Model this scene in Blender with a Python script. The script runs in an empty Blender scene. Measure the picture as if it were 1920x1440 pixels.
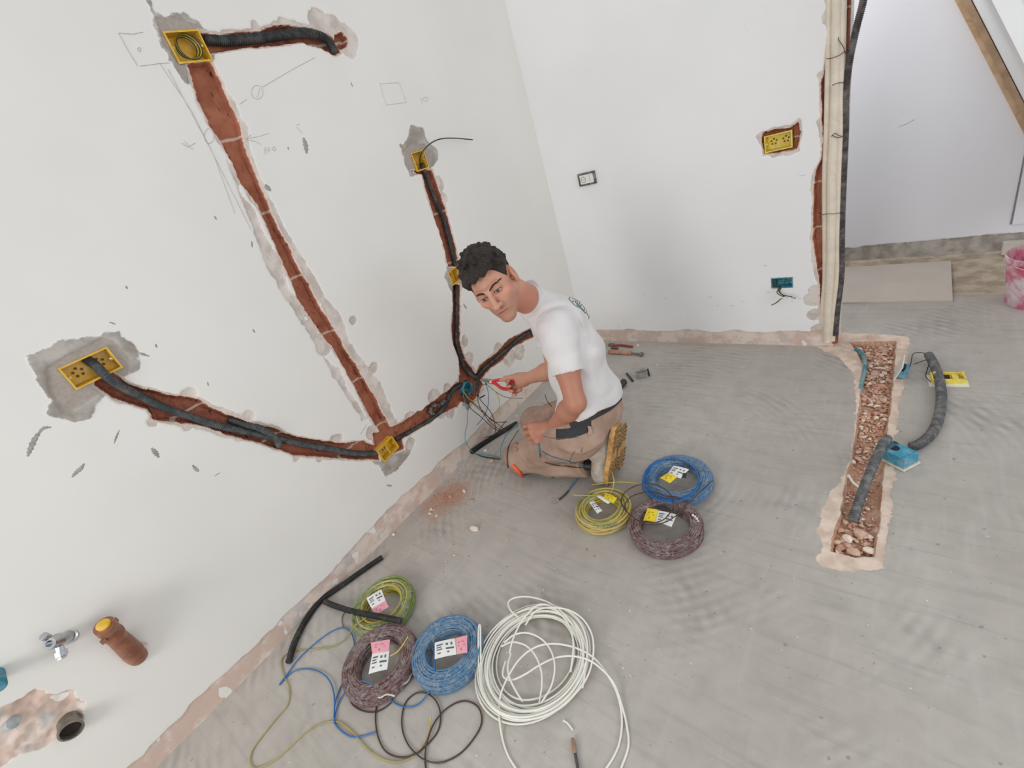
import bpy, math, random
import numpy as np
from mathutils import Vector, Matrix
from mathutils.bvhtree import BVHTree
random.seed(5); rng = np.random.default_rng(7)
sc = bpy.context.scene
COL = sc.collection
# ------------------------------------------------------------------ camera, world, lights, exposure
FPX = 883.944; CAMH = 1.5
XW = -1.2295 * CAMH        # plane of the left wall
YW = 1.8297 * CAMH         # plane of the back wall
YF = 4.05                  # plane of the far wall
def _R(rx, ry, rz):
    c, s = math.cos, math.sin
    X = np.array([[1,0,0],[0,c(rx),-s(rx)],[0,s(rx),c(rx)]])
    Y = np.array([[c(ry),0,s(ry)],[0,1,0],[-s(ry),0,c(ry)]])
    Z = np.array([[c(rz),-s(rz),0],[s(rz),c(rz),0],[0,0,1]])
    return Z @ Y @ X
MC = np.diag([-1,-1,1.]) @ _R(*np.radians([61.72420647, 16.32388484, -143.6904971]))
CC = np.array([0, 0, CAMH])
cam = bpy.data.cameras.new('camera'); cam.sensor_width = 36; cam.lens = FPX/1920*36; cam.clip_start = .05
camo = bpy.data.objects.new('camera', cam); COL.objects.link(camo)
m4 = Matrix([list(MC[i]) + [float(CC[i])] for i in range(3)] + [[0,0,0,1]])
camo.matrix_world = m4; sc.camera = camo
w = bpy.data.worlds.new('daylight'); sc.world = w; w.use_nodes = True
bg = w.node_tree.nodes['Background']; bg.inputs[0].default_value = (.93, .96, 1.0, 1); bg.inputs[1].default_value = .70
def area(name, loc, target, size, energy, color):
    l = bpy.data.lights.new(name, 'AREA'); l.shape = 'RECTANGLE'; l.size, l.size_y = size; l.energy = energy; l.color = color
    o = bpy.data.objects.new(name, l); COL.objects.link(o); o.location = loc
    d = Vector(target) - Vector(loc); o.rotation_euler = d.to_track_quat('-Z', 'Y').to_euler(); return o
area('window_light', (-.95, -2.6, 1.75), (-1.1, 1.8, .5), (1.1, 1.1), 42, (1.0, .985, .96))
area('side_window_light', (2.6, 1.0, 1.7), (-1.2, 2.2, .9), (2.6, 1.8), 30, (.93, .96, 1.0))
area('far_wall_fill', (-.80, 3.35, 1.9), (.35, 4.0, .9), (.7, .8), 5.6, (.98, .98, 1.0))  # unseen fill lamp, added to brighten the far wall
sc.view_settings.view_transform = 'Standard'; sc.view_settings.look = 'None'
sc.view_settings.exposure = .09; sc.view_settings.gamma = 1; sc.view_settings.use_curve_mapping = False
# ------------------------------------------------------------------ photo pixel -> point on a real plane
def ray(x, y): return MC @ np.array([(x-960)/FPX, -(y-720)/FPX, -1])
def onp(x, y, ax, val):
    d = ray(x, y); return CC + d*((val-CC[ax])/d[ax])
def fl(x, y, z=0.): return onp(x, y, 2, z)
def lw(x, y, o=0.): return onp(x, y, 0, XW+o)
def bw(x, y, o=0.): return onp(x, y, 1, YW-o)
def fw(x, y, o=0.): return onp(x, y, 1, YF-o)
def dp(x, y, d): return CC + ray(x, y)*d
def A(*p): return np.array(p, float)
def nrm(v): v = np.array(v, float); return v/np.linalg.norm(v)
# ------------------------------------------------------------------ noise
def _h(i, j, k, s):
    n = (i*374761393 + j*668265263 + k*2147483647 + s*1274126177) & 0xffffffff
    n = ((n ^ (n >> 13))*1274126177) & 0xffffffff
    return ((n ^ (n >> 16)) & 0xffff)/65535.
def vn(x, y, z=0., s=0):
    x, y, z = np.broadcast_arrays(np.asarray(x, float), np.asarray(y, float), np.asarray(z, float))
    i, j, k = [np.floor(a).astype(np.int64) for a in (x, y, z)]
    u, v, q = x-i, y-j, z-k
    u, v, q = [a*a*(3-2*a) for a in (u, v, q)]
    r = 0
    for a in (0, 1):
        for b in (0, 1):
            for c in (0, 1):
                r = r + _h(i+a, j+b, k+c, s)*(u if a else 1-u)*(v if b else 1-v)*(q if c else 1-q)
    return r*2-1
def fbm(x, y, z=0., s=0, o=3):
    r = 0; a = 1.; f = 1.
    for n in range(o): r = r + a*vn(x*f, y*f, np.asarray(z)*f, s+n); a *= .5; f *= 2.03
    return r/1.75
def ss(a, b, x):
    t = np.clip((x-a)/(b-a), 0, 1); return t*t*(3-2*t)
# ------------------------------------------------------------------ materials
def srgb(c):
    c = [v/255. for v in c]; return tuple(v/12.92 if v <= .04045 else ((v+.055)/1.055)**2.4 for v in c) + (1.,)
class NT:
    def __init__(s, name):
        s.m = bpy.data.materials.new(name); s.m.use_nodes = True; s.t = s.m.node_tree; s.b = s.t.nodes['Principled BSDF']
    def n(s, ty, **k):
        x = s.t.nodes.new(ty)
        for a, b in k.items(): setattr(x, a, b)
        return x
    def link(s, a, b): s.t.links.new(a, b)
    def put(s, sock, v):
        if hasattr(v, 'is_output'): s.link(v, sock)
        else: sock.default_value = v
    def math(s, op, a, b=0., clamp=False):
        x = s.n('ShaderNodeMath', operation=op, use_clamp=clamp); s.put(x.inputs[0], a); s.put(x.inputs[1], b); return x.outputs[0]
    def mix(s, f, a, b, mode='MIX'):
        x = s.n('ShaderNodeMix', data_type='RGBA', blend_type=mode); s.put(x.inputs[0], f); s.put(x.inputs[6], a); s.put(x.inputs[7], b); return x.outputs[2]
    def attr(s, name, out='Fac'):
        x = s.n('ShaderNodeAttribute', attribute_name=name); return x.outputs[out]
    def pos(s): return s.n('ShaderNodeTexCoord').outputs['Object']
    def gpos(s): return s.n('ShaderNodeNewGeometry').outputs['Position']
    def mapping(s, v, scale=(1,1,1), rot=(0,0,0), loc=(0,0,0)):
        x = s.n('ShaderNodeMapping'); s.link(v, x.inputs[0]); x.inputs['Scale'].default_value = scale; x.inputs['Rotation'].default_value = rot; x.inputs['Location'].default_value = loc; return x.outputs[0]
    def noise(s, v, scale, detail=4, rough=.55, dist=0.):
        x = s.n('ShaderNodeTexNoise'); s.link(v, x.inputs['Vector']); x.inputs['Scale'].default_value = scale; x.inputs['Detail'].default_value = detail; x.inputs['Roughness'].default_value = rough; x.inputs['Distortion'].default_value = dist; return x.outputs[0]
    def step(s, v, a, b):
        x = s.n('ShaderNodeMapRange', interpolation_type='SMOOTHSTEP'); s.put(x.inputs[0], v)
        x.inputs[1].default_value = a; x.inputs[2].default_value = b; x.inputs[3].default_value = 0; x.inputs[4].default_value = 1; return x.outputs[0]
    def bump(s, h, st, d=.01):
        x = s.n('ShaderNodeBump'); s.link(h, x.inputs['Height']); x.inputs['Strength'].default_value = st; x.inputs['Distance'].default_value = d; s.link(x.outputs[0], s.b.inputs['Normal'])
    def done(s, col, rough=.6, metal=0.):
        s.put(s.b.inputs['Base Color'], col); s.put(s.b.inputs['Roughness'], rough); s.b.inputs['Metallic'].default_value = metal; return s.m
_mc = {}
def mat(name, rgb, rough=.55, metal=0., var=.12, scale=40., bump=0., coat=0., dust=0.):
    if name in _mc: return _mc[name]
    t = NT(name); p = t.pos(); nz = t.noise(p, scale)
    c = srgb(rgb); dk = tuple(v*(1-var*1.6) for v in c[:3]) + (1,); lt = tuple(min(1, v*(1+var)) for v in c[:3]) + (1,)
    col = t.mix(t.step(nz, .3, .7), dk, lt)
    if dust: col = t.mix(t.math('MULTIPLY', t.step(t.noise(p, scale*.5, 6, .7), .42, .68), dust), col, srgb((190, 182, 172)))
    if bump: t.bump(nz, bump, .004)
    if coat: t.b.inputs['Coat Weight'].default_value = coat
    _mc[name] = t.done(col, rough, metal); return _mc[name]
def film(name, rgb, alpha):
    t = NT(name); nz = t.noise(t.pos(), 55, 3, .6, 1.5); t.bump(nz, .8, .006)
    t.b.inputs['Alpha'].default_value = alpha; t.put(t.b.inputs['Alpha'], t.math('MULTIPLY', t.step(nz, .35, .75), alpha)); return t.done(srgb(rgb), .18)
# ------------------------------------------------------------------ mesh builders (world coordinates)
def tagit(o, label=None, cat=None, group=None, kind=None):
    if label: o['label'] = label
    if cat: o['category'] = cat
    if group: o['group'] = group
    if kind: o['kind'] = kind
    return o
def wloc(o):
    v = np.zeros(3)
    while o is not None: v = v + np.array(o.location[:]); o = o.parent
    return v
class MB:
    def __init__(s): s.v = []; s.f = []; s.m = []; s.n = 0
    def add(s, v, f, mi=0):
        v = np.asarray(v, float).reshape(-1, 3); s.v.append(v); s.f += [tuple(i+s.n for i in q) for q in f]; s.m += [mi]*len(f); s.n += len(v); return s
    def box(s, c, h, R=None, mi=0):
        R = np.eye(3) if R is None else R
        P = [A(a*h[0], b*h[1], d*h[2]) for a in (-1,1) for b in (-1,1) for d in (-1,1)]
        return s.add([np.array(c)+R@p for p in P], [(0,1,3,2),(4,6,7,5),(0,4,5,1),(2,3,7,6),(0,2,6,4),(1,5,7,3)], mi)
    def lathe(s, c, axis, prof, n=32, mi=0, closed=False):
        """prof: list of (radius, height along axis)"""
        a = nrm(axis); u = nrm(np.cross(a, A(0,0,1) if abs(a[2]) < .9 else A(1,0,0))); v = np.cross(a, u)
        V = []; F = []
        for r, h in prof:
            for k in range(n):
                t = 2*math.pi*k/n; V.append(np.array(c)+a*h+(u*math.cos(t)+v*math.sin(t))*max(r, 1e-5))
        for i in range(len(prof)-1 + (1 if closed else 0)):
            for k in range(n):
                j = (i+1) % len(prof); k2 = (k+1) % n
                F.append((i*n+k, i*n+k2, j*n+k2, j*n+k))
        return s.add(V, F, mi)
    def tube(s, pts, r, n=8, mi=0, caps=True, closed=False):
        pts = np.asarray(pts, float); N = len(pts); r = np.broadcast_to(np.asarray(r, float), (N,))
        T = np.roll(pts, -1, 0)-np.roll(pts, 1, 0) if closed else np.gradient(pts, axis=0)
        T /= np.linalg.norm(T, axis=1)[:, None]+1e-12
        u = nrm(np.cross(T[0], A(.13, .2, 1) if abs(T[0][2]) < .9 else A(1, .1, 0))); V = []
        ca = np.cos(np.arange(n)*2*math.pi/n); sa = np.sin(np.arange(n)*2*math.pi/n)
        for i in range(N):
            u = nrm(u-T[i]*(u@T[i])); v = np.cross(T[i], u)
            V.append(pts[i]+r[i]*(ca[:, None]*u+sa[:, None]*v))
        F = []
        for i in range(N if closed else N-1):
            j = (i+1) % N
            for k in range(n): F.append((i*n+k, i*n+(k+1) % n, j*n+(k+1) % n, j*n+k))
        V = np.concatenate(V)
        if caps and not closed: F += [tuple(range(n-1, -1, -1)), tuple((N-1)*n+k for k in range(n))]
        return s.add(V, F, mi)
    def prism(s, poly, off, mi=0):
        """poly: list of 3D points, off: extrusion vector"""
        n = len(poly); P = [np.array(p) for p in poly]; Q = [p+np.array(off) for p in P]
        return s.add(P+Q, [tuple(range(n)), tuple(range(2*n-1, n-1, -1))]+[(i, i+n, (i+1) % n+n, (i+1) % n) for i in range(n)], mi)
    def build(s, name, mats, parent=None, smooth=True, col=None, fix=True):
        V = np.concatenate(s.v); return mk(name, V, s.f, mats, parent, smooth, s.m, col, fix)
def mk(name, V, F, mats, parent=None, smooth=True, mi=None, attrs=None, fix=True):
    V = np.asarray(V, float)
    org = wloc(parent) if parent is not None else A((V[:, 0].min()+V[:, 0].max())/2, (V[:, 1].min()+V[:, 1].max())/2, V[:, 2].min())
    me = bpy.data.meshes.new(name)
    if isinstance(F, np.ndarray):
        me.vertices.add(len(V)); me.vertices.foreach_set('co', (V-org).astype(np.float32).ravel())
        k = F.shape[1]; me.loops.add(F.size); me.loops.foreach_set('vertex_index', F.astype(np.int32).ravel())
        me.polygons.add(len(F)); me.polygons.foreach_set('loop_start', np.arange(0, F.size, k, dtype=np.int32)); me.update(calc_edges=True)
    else:
        me.from_pydata([tuple(p) for p in (V-org)], [], F); me.update()
    mats = mats if isinstance(mats, (list, tuple)) else [mats]
    for m in mats: me.materials.append(m)
    if mi is not None and any(mi): me.polygons.foreach_set('material_index', list(mi))
    if smooth: me.polygons.foreach_set('use_smooth', [True]*len(me.polygons)); 
    if attrs:
        for a, d in attrs.items():
            d = np.asarray(d, np.float32)
            if d.ndim == 1: me.attributes.new(a, 'FLOAT', 'POINT').data.foreach_set('value', d)
            else:
                q = np.ones((len(d), 4), np.float32); q[:, :3] = d; me.attributes.new(a, 'FLOAT_COLOR', 'POINT').data.foreach_set('color', q.ravel())
    if fix and not isinstance(F, np.ndarray):
        import bmesh
        b = bmesh.new(); b.from_mesh(me); bmesh.ops.recalc_face_normals(b, faces=b.faces); b.to_mesh(me); b.free()
    if smooth:
        try: me.set_sharp_from_angle(angle=math.radians(42))
        except Exception: pass
    o = bpy.data.objects.new(name, me); COL.objects.link(o)
    if parent is not None: o.parent = parent
    else: o.location = org
    return o
def thing(name, loc, label, cat, group=None):
    o = bpy.data.objects.new(name, None); COL.objects.link(o); o.location = [float(v) for v in loc]; o.empty_display_size = .05
    return tagit(o, label, cat, group)
def cr(P, n=10, closed=False):
    """Catmull-Rom resampling"""
    P = [np.array(p, float) for p in P]; N = len(P)
    if N == 2: return np.array([P[0]+(P[1]-P[0])*t for t in np.linspace(0, 1, n+1)])
    if closed: Q = [P[-1]]+P+[P[0], P[1]]
    else: Q = [2*P[0]-P[1]]+P+[2*P[-1]-P[-2]]
    out = []
    for i in range(1, len(Q)-2):
        a, b, c, d = Q[i-1:i+3]
        for t in np.arange(n)/n: out.append(.5*((2*b)+(c-a)*t+(2*a-5*b+4*c-d)*t*t+(3*b-a-3*c+d)*t**3))
    if not closed: out.append(P[-1])
    return np.array(out)
def even(P, step):
    P = np.asarray(P); L = np.concatenate([[0], np.cumsum(np.linalg.norm(np.diff(P, axis=0), axis=1))])
    s = np.arange(0, L[-1]+step*.5, step); return np.stack([np.interp(s, L, P[:, k]) for k in range(3)], 1)
def conduit(name, P, r, m, parent=None, corr=True, pitch=.0065, n=12):
    """corrugated plastic tube with open, visibly hollow ends"""
    q = even(cr(P, 12), pitch/4 if corr else .006); N = len(q)
    rr = np.full(N, r)
    if corr: rr = r*(1-.18*(np.arange(N) % 4 < 2))
    b = MB()
    e0 = q[0]+(q[1]-q[0])*3; e1 = q[-1]+(q[-2]-q[-1])*3
    pts = np.concatenate([[e0], [q[0]], q, [q[-1]], [e1]]); rad = np.concatenate([[r*.7], [r*.72], rr, [r*.72], [r*.7]])
    pts[1] = q[0]-(q[1]-q[0])*.2; pts[-2] = q[-1]+(q[-1]-q[-2])*.2
    b.tube(pts, rad, n)
    return b.build(name, m, parent)
def wire(name, P, r, m, parent=None, n=6, k=8):
    return MB().tube(cr(P, k), r, n).build(name, m, parent)
# ------------------------------------------------------------------ 2D signed distance to polygons, for walls and floor
def sdpoly(P, X, Y):
    P = np.asarray(P, float); d = np.full(X.shape, 1e9); ins = np.zeros(X.shape, bool)
    for i in range(len(P)):
        ax, ay = P[i]; bx, by = P[(i+1) % len(P)]
        ex, ey = bx-ax, by-ay; L = ex*ex+ey*ey+1e-12
        t = np.clip(((X-ax)*ex+(Y-ay)*ey)/L, 0, 1)
        d = np.minimum(d, (X-ax-ex*t)**2+(Y-ay-ey*t)**2)
        if abs(ey) > 1e-12: ins ^= ((ay > Y) != (by > Y)) & (X < ex*(Y-ay)/ey+ax)
    return np.where(ins, -1, 1)*np.sqrt(d)
def lines(*seg):
    """seg: (start, end, step) ..."""
    out = []
    for a, b, s in seg: out += list(np.linspace(a, b, max(1, int(round((b-a)/s))), endpoint=False))
    out.append(seg[-1][1]); return np.array(out)
def gridfaces(nu, nv, flip=False):
    i, j = np.meshgrid(np.arange(nu-1), np.arange(nv-1), indexing='ij'); a = (i*nv+j).ravel()
    q = np.stack([a, a+nv, a+nv+1, a+1], 1)
    return q[:, ::-1].copy() if flip else q
# ================================================================== THE SETTING
def wall_material(name, hue=(238, 234, 228), joint=.25, seed=0.):
    t = NT(name); p = t.mapping(t.gpos(), loc=(seed, seed, 0)); sep = t.n('ShaderNodeSeparateXYZ'); t.link(p, sep.inputs[0]); Z = sep.outputs[2]
    fine = t.noise(p, 90, 5, .6); med = t.noise(p, 14, 5, .6); big = t.noise(p, 1.6, 3)
    so, si, sc_, sb = t.attr('s_out'), t.attr('s_in'), t.attr('s_cem'), t.attr('s_band')
    white = t.mix(t.step(big, .35, .65), srgb(hue), srgb([v-4 for v in hue]))
    scuff = t.math('MULTIPLY', t.step(t.noise(p, 7, 6, .75), .66, .80), t.step(t.noise(p, 60, 3, .6), .45, .6))
    white = t.mix(t.math('MULTIPLY', scuff, .45), white, srgb((176, 172, 168)))
    cem = t.mix(t.step(med, .35, .68), srgb((150, 143, 134)), srgb((188, 182, 174)))
    cem = t.mix(t.step(t.attr('s_cem2'), .0015, -.0015), cem, t.mix(t.step(fine, .3, .7), srgb((160, 149, 139)), srgb((172, 162, 153))))
    jit = t.math('MULTIPLY', t.math('SUBTRACT', med, .5), .03)
    jit2 = t.math('MULTIPLY', t.math('SUBTRACT', fine, .5), .006)
    # cement smears have a broken, brushed edge
    fc = t.step(t.math('ADD', t.math('ADD', sc_, jit), t.math('MULTIPLY', jit2, 2.)), .002, -.004)
    col = t.mix(t.math('MULTIPLY', fc, t.step(t.math('ADD', fine, t.math('MULTIPLY', sc_, -30.)), .28, .5)), white, cem)
    chip = t.mix(t.step(med, .38, .62), srgb((194, 183, 173)), srgb((219, 209, 201)))
    fo = t.step(t.math('ADD', so, jit2), .0012, -.0012)
    col = t.mix(fo, col, chip)
    col = t.mix(t.math('MULTIPLY', t.step(t.math('ABSOLUTE', t.math('SUBTRACT', t.math('ADD', si, jit2), .004)), .004, .001), .75), col, srgb((226, 196, 178)))
    fb = t.step(t.math('ADD', sb, jit2), .0012, -.0012)
    band = t.mix(t.step(t.noise(p, 9, 4, .6), .42, .56), srgb((206, 182, 168)), srgb((222, 206, 194)))
    band = t.mix(t.math('MULTIPLY', t.step(t.noise(p, 16, 2, .5), .60, .63), t.step(t.attr('s_band'), -.0, -.02)), band, srgb((196, 190, 184)))
    band = t.mix(t.step(t.noise(p, 11, 2, .4), .665, .675), band, srgb((232, 228, 222)))
    col = t.mix(fb, col, band)
    brick = t.mix(t.step(fine, .3, .7), srgb((132, 72, 52)), srgb((164, 98, 74)))
    brick = t.mix(t.step(big, .40, .6), brick, t.mix(t.step(med, .3, .7), srgb((146, 82, 58)), srgb((178, 112, 84))))
    brick = t.mix(t.math('MULTIPLY', t.step(med, .62, .72), .6), brick, srgb((74, 34, 24)))
    fr = t.math('FRACT', t.math('DIVIDE', t.math('ADD', Z, t.math('MULTIPLY', t.math('SUBTRACT', med, .5), .02)), joint))
    mort = t.step(t.math('ABSOLUTE', t.math('SUBTRACT', fr, .5)), .475, .488)
    brick = t.mix(t.math('MULTIPLY', mort, .85), brick, srgb((208, 186, 170)))
    # broken hollow-brick slots
    sl = t.noise(t.mapping(p, scale=(70, 70, 14)), 1., 2)
    brick = t.mix(t.math('MULTIPLY', t.step(sl, .66, .71), .9), brick, srgb((40, 18, 14)))
    fi = t.step(t.math('ADD', si, jit2), .0012, -.0012)
    col = t.mix(fi, col, brick)
    t.bump(t.math('ADD', t.math('MULTIPLY', fine, t.math('ADD', .08, t.math('MULTIPLY', fo, .4))), t.math('MULTIPLY', med, t.math('ADD', .03, t.math('ADD', fi, t.math('MULTIPLY', fc, .5))))), .35, .006)
    return t.done(col, .82)
far_attr = lambda n: {k: np.full(n, .5) for k in ('s_out', 's_in', 's_cem', 's_cem2', 's_band')}
def toL(P): return [(lw(*p)[1], lw(*p)[2]) for p in P]
def toB(P): return [(bw(*p)[0], bw(*p)[2]) for p in P]
def toF(P): return [tuple(fl(*p)[:2]) for p in P]

# ---- left wall: the plaster and the brick behind it, chased open
CH = [
 [(352,118),(372,185),(395,235),(430,290),(455,345),(485,385),(500,420),(535,500),(560,560),(595,615),(625,650),(655,705),(690,770),(715,815),(742,815),(718,775),(702,740),(672,690),(648,655),(633,625),(604,580),(578,530),(563,505),(543,465),(523,430),(507,395),(500,375),(483,330),(458,275),(449,228),(434,200),(414,150),(397,115)],
 [(372,58),(402,66),(450,60),(486,60),(517,46),(543,47),(582,53),(619,65),(634,82),(638,98),(630,103),(602,88),(568,79),(540,82),(503,86),(433,93),(385,98)],
 [(628,66),(642,58),(652,70),(652,88),(640,92),(630,82)],
 [(190,690),(212,700),(243,721),(280,731),(322,741),(374,749),(395,763),(426,777),(473,795),(521,805),(534,812),(560,819),(638,832),(682,827),(708,836),(712,862),(682,863),(617,858),(552,854),(521,841),(473,827),(421,814),(382,797),(329,792),(288,788),(277,768),(244,757),(212,746),(176,722)],
 [(700,812),(722,808),(750,794),(794,768),(812,753),(839,734),(862,714),(874,740),(860,762),(846,768),(825,778),(807,793),(781,806),(755,824),(758,842),(738,850),(704,850)],
 [(770,320),(792,326),(802,362),(815,408),(825,435),(834,467),(842,500),(862,500),(856,467),(846,429),(835,387),(824,354),(812,318)],
 [(849,530),(851,572),(848,619),(851,647),(860,668),(863,696),(868,716),(898,712),(888,694),(877,679),(869,662),(863,637),(863,600),(864,535)],
 [(890,712),(900,686),(930,663),(956,636),(984,622),(1012,606),(1014,626),(988,638),(962,652),(945,674),(919,692),(904,712)],
 [(862,704),(902,700),(906,722),(898,742),(880,760),(866,752),(860,728)],
]
CHO = [  # where the skim coat has broken away wider than the chase
 [(440,195),(462,235),(470,290),(508,372),(540,440),(582,505),(612,560),(640,590),(655,640),(688,685),(716,720),(735,770),(752,805),(730,812),(640,640),(560,500),(500,380),(450,250)],
 [(425,300),(445,320),(452,365),(480,395),(495,440),(528,490),(540,540),(562,565),(560,590),(580,605),(600,630),(605,665),(640,700),(655,735),(690,785),(680,790),(500,500)],
]
LOBE = [(600,42,24),(625,58,28),(650,72,24),(655,92,16),(480,48,9),(530,42,10),(570,582,14),(584,612,16),(606,652,18),(632,700,12),(355,738,18),(466,780,13),(287,792,13),(352,800,12),(632,825,14),(556,858,9),(600,860,8),(700,812,15),(770,785,13),(815,745,15),(840,728,9),(823,345,12),(833,372,9),(872,640,9),(880,672,10),(935,655,10),(975,660,12),(955,670,14),(828,770,14),(846,772,11),(770,832,11),(640,640,10),(662,600,10),(700,690,12)]
CEM = [
 [(48,666),(108,637),(160,632),(223,620),(240,640),(264,661),(262,695),(236,706),(212,728),(191,749),(171,786),(142,796),(84,775),(95,749),(64,705)],
 [(283,0),(290,20),(310,33),(345,22),(378,45),(392,60),(404,110),(388,128),(366,132),(352,162),(336,140),(316,112),(298,70),(280,20),(268,-20)],
 [(771,235),(792,240),(802,265),(822,283),(822,302),(806,316),(778,330),(767,333),(760,310),(750,273),(762,262)],
 [(838,500),(865,488),(880,502),(877,530),(862,548),(846,543),(833,520)],
 [(698,818),(722,818),(752,836),(776,838),(762,860),(742,883),(724,894),(710,874),(690,862)],
 [(868,706),(903,704),(908,730),(894,748),(878,768),(866,760),(872,735)],
]
CEM2 = [
 [(85,690),(118,668),(190,632),(215,640),(245,668),(240,700),(200,728),(168,752),(120,776),(98,750)],
 [(290,30),(330,34),(384,50),(402,108),(366,130),(330,118),(305,80)],
 [(752,284),(770,268),(795,270),(810,285),(806,312),(776,330),(760,308)],
]
DRAIN = [(-60,1340),(0,1327),(44,1307),(67,1290),(84,1300),(100,1304),(133,1294),(157,1318),(155,1349),(107,1384),(89,1398),(73,1408),(40,1410),(11,1430),(-30,1455),(-80,1450)]
uy = lines((-1.6, -.62, .06), (-.62, YW-.003, .005), (YW-.003, YW, .003)); uz = lines((0, 2.25, .005), (2.25, 2.9, .1))
Yg, Zg = np.meshgrid(uy, uz, indexing='ij'); Yf, Zf = Yg.ravel(), Zg.ravel()
w1 = fbm(Yf*34, Zf*34, 0, 3)*.0065 + fbm(Yf*95, Zf*95, 0, 9)*.0035
s_in = np.full(Yf.shape, 1.)
for P in CH: s_in = np.minimum(s_in, sdpoly(toL(P), Yf, Zf))
s_in = s_in + w1*.7
s_out = s_in - .0075 - .010*np.clip(fbm(Yf*13, Zf*13, 0, 21)*1.6, -.3, 1)
for P in CHO: s_out = np.minimum(s_out, sdpoly(toL(P), Yf, Zf)+w1)
for x, y, r in LOBE:
    c = lw(x, y); e = lw(x+r, y); rr = .8*np.linalg.norm(e-c); s_out = np.minimum(s_out, np.hypot(Yf-c[1], Zf-c[2])-rr+w1)
s_cem = np.full(Yf.shape, 1.); s_c2 = np.full(Yf.shape, 1.)
for P in CEM: s_cem = np.minimum(s_cem, sdpoly(toL(P), Yf, Zf)+w1*1.3)
for P in CEM2: s_c2 = np.minimum(s_c2, sdpoly(toL(P), Yf, Zf)+w1*.5)
s_dr = sdpoly(toL(DRAIN), Yf, Zf)+w1*1.2
s_band = Zf-(.092+.018*fbm(Yf*5, 3.3, 0, 31)+.012*fbm(Yf*22, 1.3, 0, 32)+.03*ss(1.35, .95, Yf)*ss(.5, .9, Yf))
dpt = .0035*ss(.001, -.003, s_out)+.030*ss(.001, -.008, s_in)+.004*ss(.001, -.003, s_band)
dpt += ss(-.004, -.016, s_in)*.006*fbm(Yf*40, Zf*40, 0, 41)+ss(0, -.01, s_out)*.0012*fbm(Yf*60, Zf*60, 0, 44)
dpt += -.0025*ss(.004, -.012, s_cem)*(.7+.6*fbm(Yf*30, Zf*30, 0, 51)) + .004*ss(.001, -.003, s_c2)
for x, y, hw, hh in [(172,690,.060,.033),(354,87,.052,.040),(788,301,.038,.038),(853,517,.035,.034),(728,842,.048,.033),(878,728,.033,.033)]:
    c = lw(x, y); bx = np.maximum(np.abs(Yf-c[1])-hw, np.abs(Zf-c[2])-hh); dpt = np.where(bx < 0, .055, dpt)
dpt += ss(0, -.01, s_dr)*(.012+.014*fbm(Yf*24, Zf*24, 0, 61)) + ss(0, -.02, s_band)*.0015*fbm(Yf*18, Zf*30, 0, 62)
V = np.stack([XW-dpt, Yf, Zf], 1)
s_band2 = np.minimum(s_band, s_dr)
wl = mk('wall_left', V, gridfaces(len(uy), len(uz)), wall_material('white plaster over brick, left', (233, 230, 224)), None, True, None,
        dict(s_out=s_out, s_in=s_in, s_cem=s_cem, s_cem2=s_c2, s_band=s_band2)); tagit(wl, kind='structure')
# thickness behind the skin
MB().box((XW-.13, .57, 1.45), (.06, 2.17, 1.45)).build('wall_left_core', mat('brick core', (150, 90, 66)), wl, False)

# ---- back wall with the open pipe chase at its free end
XE = -.262
BCH = [(1562,-120),(1555,-20),(1554,60),(1548,110),(1538,170),(1541,215),(1543,262),(1540,300),(1530,318),(1524,380),(1524,450),(1532,500),(1537,545),(1540,600),(1552,634),(1575,665),(1720,665),(1720,-120)]
YBOX = [(1428,250),(1450,243),(1480,240),(1497,229),(1499,250),(1496,280),(1470,285),(1432,290),(1428,270)]
ux = lines((XW, XW+.02, .02), (XW+.02, -.95, .012), (-.95, XE, .005)); uz2 = lines((0, .16, .005), (.16, 2.25, .0075), (2.25, 2.9, .1))
Xg, Zg2 = np.meshgrid(ux, uz2, indexing='ij'); Xf, Zf2 = Xg.ravel(), Zg2.ravel()
w2 = fbm(Xf*34, Zf2*34, 0, 73)*.0065+fbm(Xf*95, Zf2*95, 0, 79)*.003
bin_ = np.minimum(sdpoly(toB(BCH), Xf, Zf2), sdpoly(toB(YBOX), Xf, Zf2))+w2*.8
bout = bin_-.010-.012*np.clip(fbm(Xf*11, Zf2*11, 0, 83)*1.8, -.4, 1)
for x, y, r in [(1528,545,14),(1522,562,16),(1526,590,14),(1538,622,20),(1497,238,5),(1424,256,6),(1540,140,8),(1538,230,8),(1550,650,20)]:
    c = bw(x, y); e = bw(x+r, y); bout = np.minimum(bout, np.hypot(Xf-c[0], Zf2-c[2])-np.linalg.norm(e-c)+w2)
bband = Zf2-(.088+.010*fbm(Xf*5, 9.3, 0, 91)+.010*np.clip(fbm(Xf*13, 5.3, 0, 92)*2, -1, .6))
bb = .0035*ss(.001, -.003, bout)+.034*ss(.001, -.008, bin_)+.004*ss(.001, -.003, bband)+ss(-.004, -.016, bin_)*.008*fbm(Xf*30, Zf2*30, 0, 95)
for x, y, hw, hh in [(1459,266,.055,.034),(1466,530,.048,.025)]:
    c = bw(x, y); bb = np.where(np.maximum(np.abs(Xf-c[0])-hw, np.abs(Zf2-c[2])-hh) < 0, .052, bb)
V = np.stack([Xf, YW+bb, Zf2], 1); n1 = len(V)
wb = mk('wall_back', V, gridfaces(len(ux), len(uz2)), wall_material('white plaster over brick, back', (238, 237, 236), .22, 3.), None, True, None,
        dict(s_out=bout, s_in=bin_, s_cem=np.full(n1, 1.), s_cem2=np.full(n1, 1.), s_band=bband)); tagit(wb, kind='structure')
MB().box(((XW+XE)/2, YW+.105, 1.45), ((XE-XW)/2, .055, 1.45)).build('wall_back_core', mat('painted plaster end', (226, 222, 216)), wb, False)

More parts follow.
